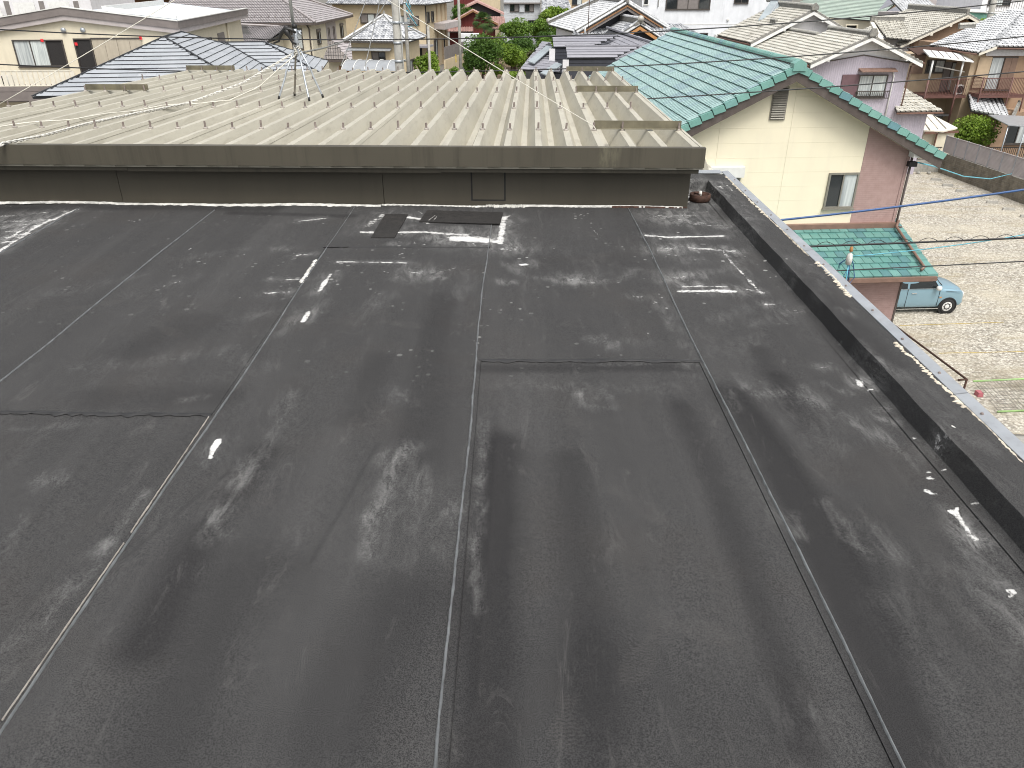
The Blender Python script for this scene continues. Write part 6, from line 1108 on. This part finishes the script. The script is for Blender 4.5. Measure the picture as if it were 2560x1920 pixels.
# net fence, bent steel rail and box below the parapet
nf = thing('net_fence', 'low black net fence with lime green pipes at the near edge of the gravel lot', 'fence', (13.5, 19.9, 0), 3)
MB().tube([(0, 0, .32), (7, .3, .32)], .028, 6).build('pipe', M['lime'], nf, True); MB().tube([(0, -1.3, .05), (7, -1.1, .05)], .028, 6).build('pipe', M['lime'], nf, True); m = MB()
for k in range(70): m.tube([(.1 * k, .02, .32), (.1 * k + .05, -1.3, .05)], .004, 3, False)
for k in range(8): m.tube([(0, -.165 * k, .32 - .034 * k), (7, -.165 * k + .25, .32 - .034 * k)], .004, 3, False)
m.build('netting', M['net'], nf, kind='stuff')
sr = thing('steel_rail', 'rusty bent steel handrail beside the parapet above the gravel', 'railing', (12.28, 22.36, 0), 0); MB().tube([(-.15, 1.2, .9), (0, 0, .9), (.36, -3.44, .9), (.1, -3.48, .9)], .03, 6).build('top_rail', M['rust'], sr, True)
for y in (0, -3.44): MB().tube([(.0 - y * .105, y, 0), (.0 - y * .105, y, .9)], .03, 6).build('post', M['rust'], sr, True)
bx = MB().prism([(13.5, 19.5, .0), (13.66, 19.51, .0), (13.65, 19.51, .14), (13.51, 19.5, .14)], (0, .2, 0)).build('pink_box', M['pinkbox'], None); tag(bx, 'pink plastic box on the gravel by the net fence', 'box')
# ------------------------------------------------------------------ small blue car
car_paint = NT('pale_blue_car_paint').fin((.22, .355, .43), .3, .5, .25, .8)
CR = thing('blue_car', 'small pale blue car parked with its nose on the gravel beside the pink wall', 'car', (12.83, 25.55, .006), 3)
st = [ # x, half width sill, half width belt, z bottom, z belt, half width top, z top
    (.0, .60, .60, .42, .80, .52, 1.05), (.06, .70, .71, .28, .86, .58, 1.32), (.3, .73, .735, .22, .9, .61, 1.46), (.9, .735, .74, .19, .93, .62, 1.5), (1.6, .735, .74, .18, .94, .62, 1.5), (2.05, .735, .74, .18, .95, .6, 1.44), (2.32, .735, .74, .18, .95, .58, 1.24), (2.52, .735, .735, .18, .96, .56, 1.01), (2.62, .735, .735, .18, .955, .56, .995), (2.95, .735, .725, .19, .93, .54, .97), (3.2, .72, .70, .21, .89, .5, .93), (3.34, .68, .65, .24, .80, .46, .84), (3.4, .6, .57, .28, .68, .42, .72)]
m = MB(); nring = 14
for x, ws, wb, z0, zb, wt, zt in st:
    half = [(ws * .86, z0), (ws, z0 + .1), (wb + .008, (z0 + zb) / 2), (wb, zb), (wt + .03, zt - .07), (wt - .02, zt - .012), (wt * .5, zt + .012)]
    ring = [(x, .7375 - y, z) for y, z in half] + [(x, .7375 + y, z) for y, z in half[::-1]]; m.v += ring
for i in range(len(st) - 1):
    for k in range(nring): m.f.append((i * nring + k, i * nring + (k + 1) % nring, (i + 1) * nring + (k + 1) % nring, (i + 1) * nring + k))
m.f += [tuple(range(nring)), tuple(range((len(st) - 1) * nring, len(st) * nring))[::-1]]
body = m.build('body', car_paint, CR, True)
sm = body.modifiers.new('sub', 'SUBSURF'); sm.levels = 1; sm.render_levels = 2
M['carglass'] = glass_mat('car_glass', (.012, .016, .018), .04); M['chrome'] = NT('chrome').fin((.7, .71, .72), .15, .5, .9); M['hub'] = plain('white_hubcap', (.66, .66, .64), .4, .05, 8); M['tyre'] = plain('tyre', (.018, .018, .018), .8, .2, 20); M['lamp'] = NT('headlamp').fin((.75, .78, .8), .08, .7, 0, .8)
def side(pts, name, mat, y=-.012, t=.01):
    """panel laid on the near flank, following its lean"""
    def yy(z): return (.0 if z < .94 else .0 + (z - .94) * .225) + y
    return MB().prism([(x, yy(z), z) for x, z in pts], (0, t, 0)).build(name, M[mat] if isinstance(mat, str) else mat, CR)
side([(.25, .97), (1.18, .98), (1.18, 1.39), (.42, 1.37)], 'side_window', 'carglass', -.008); side([(1.26, .98), (2.34, .99), (2.12, 1.3), (1.98, 1.39), (1.26, 1.4)], 'side_window', 'carglass', -.008)
MB().prism([(2.53, .2, 1.0), (2.53, 1.275, 1.0), (2.1, 1.22, 1.415), (2.1, .255, 1.415)], (.02, 0, .015)).build('windscreen', M['carglass'], CR)
for x in (1.21, 2.38): side([(x, .28), (x + .012, .28), (x + .012, .96), (x, .96)], 'door_seam', 'dark', -.016, .012)
side([(1.36, .80), (1.54, .80), (1.54, .825), (1.36, .825)], 'door_handle', 'chrome', -.035, .03); side([(.4, .2), (2.5, .2), (2.5, .225), (.4, .225)], 'sill_strip', 'chrome', -.014, .01)
mr = MB().lathe([(0, -.1), (.07, -.08), (.09, 0), (.07, .06), (0, .075)], 12, (2.25, -.13, 1.03), 'x').build('mirror', M['ac'], CR, True); MB().bar((2.25, -.08, .99), (2.25, .0, .97), .05, .03).build('mirror_arm', M['tyre'], mr)
for wx in (.62, 2.8):
    for yy_ in (.0, 1.475):
        s = -1 if yy_ == 0 else 1; w = MB().lathe([(.19, -.075), (.25, -.08), (.275, -.05), (.278, 0), (.275, .05), (.25, .08), (.19, .075)], 28, (wx, yy_ - s * .055, .278), 'y').build('wheel', M['tyre'], CR, True)
        h = MB().lathe([(0, s * .062), (.07, s * .07), (.085, s * .058), (.17, s * .066), (.195, s * .05), (.2, s * .0)], 24, (wx, yy_ - s * .055, .278), 'y').build('hubcap', M['hub'], w, True)
        for k in range(8): a = k * math.pi / 4; MB().lathe([(0, s * .071), (.017, s * .069), (.018, s * .05)], 8, (wx + .13 * math.cos(a), yy_ - s * .055, .278 + .13 * math.sin(a)), 'y').build('hub_hole', M['shutter'], h)
    MB().lathe([(.30, -.019), (.335, -.014), (.335, .01)], 28, (wx, .0, .29), 'y').build('wheel_arch', M['dark'], CR); MB().lathe([(0, -.006), (.31, -.006)], 24, (wx, .0, .29), 'y').build('arch_liner', M['dark'], CR)
side([(2.42, .62), (2.5, .62), (2.5, .66), (2.42, .66)], 'side_indicator', 'timbernew', -.02, .012); side([(.25, .955), (2.36, .975), (2.36, .985), (.25, .965)], 'window_trim', 'chrome', -.016, .01); side([(2.62, .86), (3.18, .82), (3.18, .828), (2.62, .868)], 'bonnet_seam', 'dark', -.006, .012); side([(3.02, .3), (3.3, .33), (3.3, .34), (3.02, .31)], 'bumper_seam', 'dark', .0, .012)
MB().box(3.4, 3.42, .5, .98, .4, .55).build('number_plate', M['hub'], CR)
for y in (.22, 1.25): MB().lathe([(0, .06), (.07, .055), (.11, .03), (.12, -.03)], 16, (3.33, y, .68), 'x').build('headlight', M['lamp'], CR, True)
# ------------------------------------------------------------------ trees and shrubs
LEAF = {'dark': leaf_mat('dark_leaf', (.04, .095, .015), (.13, .24, .035)), 'mid': leaf_mat('mid_leaf', (.075, .16, .02), (.23, .36, .055)), 'light': leaf_mat('light_leaf', (.1, .19, .018), (.32, .45, .06)), 'palm': leaf_mat('palm_leaf', (.05, .11, .025), (.12, .2, .05)), 'olive': leaf_mat('olive_leaf', (.08, .1, .03), (.2, .2, .08))}
M['bark'] = plain('bark', (.1, .075, .055), .9, .3, 8, bump=.01)
def tree(name, label, x, y, top, low, rad, leaf, n=3200, size=.16, lobes=14, group='trees and shrubs in the gardens', cat='tree', flat=1., seed=0):
    n = int(n * 1.5); lobes = int(lobes * 1.3); rg = np.random.default_rng(seed + 500); T = thing(name, label, cat, (x, y, 0), 0, group); hz = (top - low) / 2; cz = (top + low) / 2
    MB().tube([(0, 0, 0), (.05 * rad, .03, cz * .5), (0, 0, cz)], [.09 * rad + .03, .07 * rad + .02, .04 * rad + .01], 7).build('trunk', M['bark'], T, True)
    lim = MB(); C = []
    for k in range(lobes):
        d = rg.normal(size=3); d /= np.linalg.norm(d); rr = rg.uniform(.25, .85); c = d * rr * np.array([rad, rad, hz * .95]); C.append((c, rg.uniform(.38, .58)))
        lim.tube([(0, 0, cz * .55), tuple(c * .5 + np.array([0, 0, cz * .85])), tuple(c * .9 + np.array([0, 0, cz]))], [.035 * rad + .01, .02 * rad + .008, .006], 5)
    lim.build('limbs', M['bark'], T, True)
    which = rg.integers(0, lobes, n); dirs = rg.normal(size=(n, 3)); dirs /= np.linalg.norm(dirs, axis=1)[:, None]; rr = rg.uniform(.55, 1.05, n) ** .6
    cs = np.array([c for c, _ in C])[which]; sc_ = np.array([s for _, s in C])[which]
    P = cs + dirs * (rr * sc_)[:, None] * np.array([rad, rad, hz * 1.0 * flat]) * 1.05; P[:, 2] += cz
    nrm = dirs * .6 + rg.normal(size=(n, 3)) * .6 + np.array([0, 0, .5]); nrm /= np.linalg.norm(nrm, axis=1)[:, None]
    ref = rg.normal(size=(n, 3)); a = np.cross(nrm, ref); a /= np.linalg.norm(a, axis=1)[:, None]; b = np.cross(nrm, a); s = size * rg.uniform(.6, 1.3, n)[:, None]
    V = np.stack([P - a * s * .5, P + b * s * .33 + nrm * s * .12, P + a * s * .6, P - b * s * .33 + nrm * s * .12], 1).reshape(-1, 3); F = np.arange(4 * n).reshape(n, 4)
    me = bpy.data.meshes.new('crown'); me.from_pydata(V.tolist(), [], F.tolist()); at = me.attributes.new('tint', 'FLOAT', 'FACE'); at.data.foreach_set('value', np.clip(rg.uniform(0, 1, n) * .5 + .5 * rg.random(lobes)[which], 0, 1).astype(np.float32)); me.materials.append(LEAF[leaf]); meshobj(me, 'crown', T); return T
tree('round_tree', 'large dark green round tree in the middle distance, the biggest of the trees', -3.25, 92, 5.2, 1.3, 2.1, 'dark', 5200, .24, 22, seed=1)
tree('broadleaf_tree', 'bright green drooping tree right of the round dark tree', -.1, 95, 3.55, 1.3, 1.35, 'light', 2600, .26, 12, seed=2); tree('broadleaf_tree', 'wide mid green tree in front of the light grey house', .7, 115, 5.4, 2.9, 2.2, 'mid', 3600, .28, 16, seed=3); tree('broadleaf_tree', 'mid green tree at the left corner of the silver tile roof', 3.9, 118, 4.9, 2.6, 1.6, 'mid', 2400, .28, 11, seed=4)
tree('broadleaf_tree', 'yellow green tree rising above the left end of the silver tile roof', 6.5, 125, 6.4, 3.6, 2.2, 'light', 3400, .3, 14, seed=5); tree('shrub', 'dark shrub beside the white dormer cheek of the charcoal house', 3.9, 100, 4.1, 1.8, 1.1, 'mid', 1800, .24, 9, cat='shrub', seed=6); tree('shrub', 'low dark hedge-like shrub between the round tree and the garden', .3, 104, 3.6, 1.6, 2.1, 'dark', 2400, .26, 12, cat='shrub', seed=7); tree('shrub', 'small olive shrub on the garden soil', 2.6, 97, 2.6, .6, 1.2, 'olive', 1500, .22, 9, cat='shrub', seed=8); tree('shrub', 'low green shrubs at the garden edge by the metal roof', -1.8, 93.5, 1.8, .2, 1.0, 'light', 1300, .2, 8, cat='shrub', seed=9)
tree('shrub', 'round light green shrub beside the utility pole behind the metal roof', -6.9, 70, 4.95, 2.6, 1.05, 'light', 2600, .2, 12, cat='shrub', seed=10); tree('shrub', 'small green shrub just right of the shrub beside the utility pole', -5.2, 72, 3.7, 2.2, .7, 'mid', 1200, .18, 7, cat='shrub', seed=11); tree('pine_tree', 'dark layered pine behind the red house', -7.2, 126, 7.0, 4.2, 2.0, 'dark', 2600, .28, 12, seed=12); tree('broadleaf_tree', 'small tree above the ridge of the buff hip house', -17.5, 120, 8.2, 5.0, 1.6, 'mid', 1500, .3, 9, seed=13)
tree('garden_bush', 'dense bright green bush behind the louvred fence by the brown house', 28.9, 50.2, 3.05, .5, 1.3, 'light', 4200, .15, 18, cat='bush', seed=14); tree('broadleaf_tree', 'small tree half hidden below the mint balcony', 46.6, 84, 6.7, 5.0, 1.2, 'light', 1200, .26, 8, seed=15)
for k, (x, y, top, low, r, lf_, lb) in enumerate([(-1.9, 108, 3.9, .4, 1.7, 'mid', 'leafy mid green shrub behind the round dark tree'), (2.0, 110, 4.2, 1.0, 1.6, 'dark', 'dark green shrub under the wide tree'), (1.4, 100, 3.0, .4, 1.5, 'mid', 'mid green shrub right of the drooping tree'), (4.6, 108, 4.6, 1.0, 1.5, 'dark', 'dark tree filling the gap beside the charcoal house'), (2.9, 92, 1.5, .1, 1.0, 'light', 'low light green plants on the garden bed'), (-4.9, 97, 2.6, .2, 1.0, 'mid', 'green shrub at the left foot of the round dark tree'), (5.6, 114, 5.2, 1.6, 1.6, 'mid', 'mid green tree just left of the silver tile hip'), (.6, 93, 1.0, .05, .9, 'light', 'flat vegetable patch of pale green leaves')]): tree('shrub', lb, x, y, top, low, r, lf_, 1700, .25, 10, cat='shrub', seed=40 + k)
pt = thing('palm_tree', 'windmill palm with fan leaves in front of the red house', 'palm', (-3.5, 105, 0), 0, 'trees and shrubs in the gardens'); MB().tube([(0, 0, 0), (.05, 0, 3), (0, 0, 5.2)], [.16, .14, .12], 8).build('trunk', M['bark'], pt, True); m = MB(); tn = []
for k in range(46):
    a = random.uniform(0, 6.28); el = random.uniform(-.7, 1.2); L = random.uniform(.8, 1.25); d = Vector((math.cos(a) * math.cos(el), math.sin(a) * math.cos(el), math.sin(el))); c = Vector((0, 0, 5.3)) + d * L * .75; sd2 = d.cross(Vector((0, 0, 1))).normalized(); up = sd2.cross(d); tv = random.random()
    for j in range(-7, 8):
        t = j / 7 * 1.35; e = (d * math.cos(t) + sd2 * math.sin(t)); tip = c + e * .75 - Vector((0, 0, .18 + .12 * abs(t))); w = up * .0 + sd2.cross(e).cross(e).normalized() * .0; q = e.cross(up).normalized() * .035
        m.add([c - q * .4, c + e * .45 - q, tip, c + e * .45 + q, c + q * .4], [(0, 1, 2, 3, 4)]); tn.append(tv)
m.t = tn; m.build('crown', LEAF['palm'], pt)
# ------------------------------------------------------------------ poles and wires
def pole(name, label, x, y, r0, r1, h, mat='concrete', bands=()):
    p = thing(name, label, 'utility pole', (x, y, 0), 0); MB().tube([(0, 0, 0), (0, 0, h)], [r0, r1], 16).build('shaft', M[mat], p, True)
    for z in bands: r = r0 + (r1 - r0) * z / h + .012; MB().lathe([(r - .02, z), (r, z), (r, z + .09), (r - .02, z + .09)], 16).build('band', M['galv'], p, True)
    return p
up_ = pole('utility_pole', 'thick concrete utility pole with steel bands rising behind the metal roof', -4.36, 32, .2, .12, 12.5, 'concrete', (7.8, 8.45, 9.15)); MB().tube([(.2, -.1, 6), (.17, -.1, 9.6), (.2, -.1, 12)], .02, 5).build('conduit', M['ac'], up_, True); MB().bar((-.3, -.1, 9.2), (.45, -.1, 9.2), .05, .05).build('cross_bar', M['galv'], up_)
p2 = pole('utility_pole', 'slim grey pole with cable gear just right of the thick pole', -7.5, 60, .15, .1, 12.5, 'concrete', (7.6, 8.9)); MB().box(.1, 1.7, -.3, .1, 9.6, 10.3).build('splice_case', M['cyan'], p2)
for k in range(7): MB().tube([(.1, -.1, 9.6 - .22 * k), (.3 + .1 * k, -.15, 9.0 - .3 * k), (.15, -.1, 8.7 - .25 * k)], .035, 5).build('drop_loop', M['cyan' if k % 2 else 'greycable'], p2, True)
pole('short_post', 'short grey post in front of the buff flats', -5.95, 60, .1, .09, 7.45, 'concrete'); pole('utility_pole', 'dark slim pole in front of the red house', -4.6, 74, .14, .11, 12.6, 'concrete', (9.2,)); p5 = pole('utility_pole', 'concrete pole with wires in front of the mint balcony at the upper right', 47.4, 84.5, .34, .26, 9.6, 'concrete', (7.2, 8.6)); MB().bar((-1.2, 0, 9.0), (1.6, 0, 9.1), .12, .12).build('cross_arm', M['galv'], p5)
sgn = MB().box(-.06, .06, -.02, .02, 0, .9).build('yellow_marker', M['tape'], None); sgn.location = (-6.75, 100.2, 1.2); tag(sgn, 'yellow marker strip on the corner of the buff wall', 'marker')
G3 = 'overhead cables crossing the view'
def para(a, b, c, x0, x1, Y, dY=0., n=40): return [(x, Y + dY * x, a * x * x + b * x + c) for x in np.linspace(x0, x1, n)]
wire('overhead_cable', 'topmost black overhead cable crossing behind the antenna mast', para(0.00276, 0.02595, 9.2366, -32, 30, 24), .017, 'cable', group=G3); wire('overhead_cable', 'middle black overhead cable crossing over the teal roof ridge', para(0.00258, 0.02569, 8.4659, -32, 30, 23), .017, 'cable', group=G3); wire('overhead_cable', 'lowest black overhead cable crossing the cream gable and its vent', para(0.00129, 0.04645, 7.6693, -26, 30, 22), .017, 'cable', group=G3)
wire('telephone_cable', 'blue bundled cable passing below the gable house window', para(0.00517, 0.05588, 6.4339, 1.5, 22, 14), .022, 'bluewire', group=G3)
def spiral(P, r, w): return [(a[0], a[1] + r * math.cos(w * i), a[2] + r * math.sin(w * i) + .03) for i, a in enumerate(P)]
sp_ = para(0.0012, .024, 6.16, 1.5, 22, 14, 0, 600)
wire('telephone_cable', 'black cable with a spiral hanger crossing the pent roof', sp_[::20], .020, 'cable', group=G3); wire('spiral_hanger', 'thin black spiral wire wound round the cable over the pent roof', spiral(sp_, .045, .45), .006, 'cable', group=G3)
wire('telephone_cable', 'pale cyan wire rising to the right over the pent roof', para(0.01691, -0.13708, 6.3219, 6.4, 20, 14), .010, 'cyan', group=G3); wire('telephone_cable', 'thin dark cable nearest the parapet, low over the pent roof', para(.0005, .045, 5.555, 1.5, 22, 14), .012, 'cable', group=G3); wire('telephone_cable', 'teal wire running from the house corner down to the block wall', [(12.86, 24.8, 5.56), (14.6, 27, 4.95), (18.6, 32, 3.45), (22.2, 36, 2.4), (26, 40.5, 1.6)], .022, 'cyan', group=G3); wire('coaxial_cable', 'grey cable drooping from the antenna mast to the utility pole', sag((MX + .05, MY, 10.13), (-4.2, 31.9, 10.9), .55, 24), .011, 'greycable', group=G3)
wire('drop_wire', 'left pale wire from the rear roof edge up to the utility pole', sag((-2.62, 12.7, 9.62), (-4.4, 31.9, 12.2), .1, 10), .008, 'greycable', group=G3); wire('drop_wire', 'right pale wire from the rear roof edge up to the utility pole', sag((-2.25, 12.7, 9.62), (-4.3, 31.9, 12.0), .1, 10), .008, 'greycable', group=G3)
kn = thing('cable_splice', 'frayed cyan cable splice dangling over the pent roof', 'cable splice', (6.4, 14, 6.08), 0); MB().lathe([(0, -.12), (.05, -.1), (.06, 0), (.045, .1), (0, .14)], 10).build('splice_knot', M['caulk'], kn, True); MB().lathe([(0, .14), (.035, .16), (.03, .24), (0, .26)], 8).build('splice_cap', M['timbernew'], kn, True)
for k in range(5): a = k * 1.3; MB().tube([(.0, 0, .05), (.14 * math.cos(a), .1, -.12), (.2 * math.cos(a), .05, -.38), (.1 * math.cos(a), 0, -.5), (.02, 0, -.15)], .009, 5).build('loop', M['cyan' if k % 2 else 'bluewire'], kn, True)
MB().tube([(0, 0, -.1), (.05, 0, -.6), (.2, -.2, -1.4)], .014, 5).build('tail', M['cyan'], kn, True)
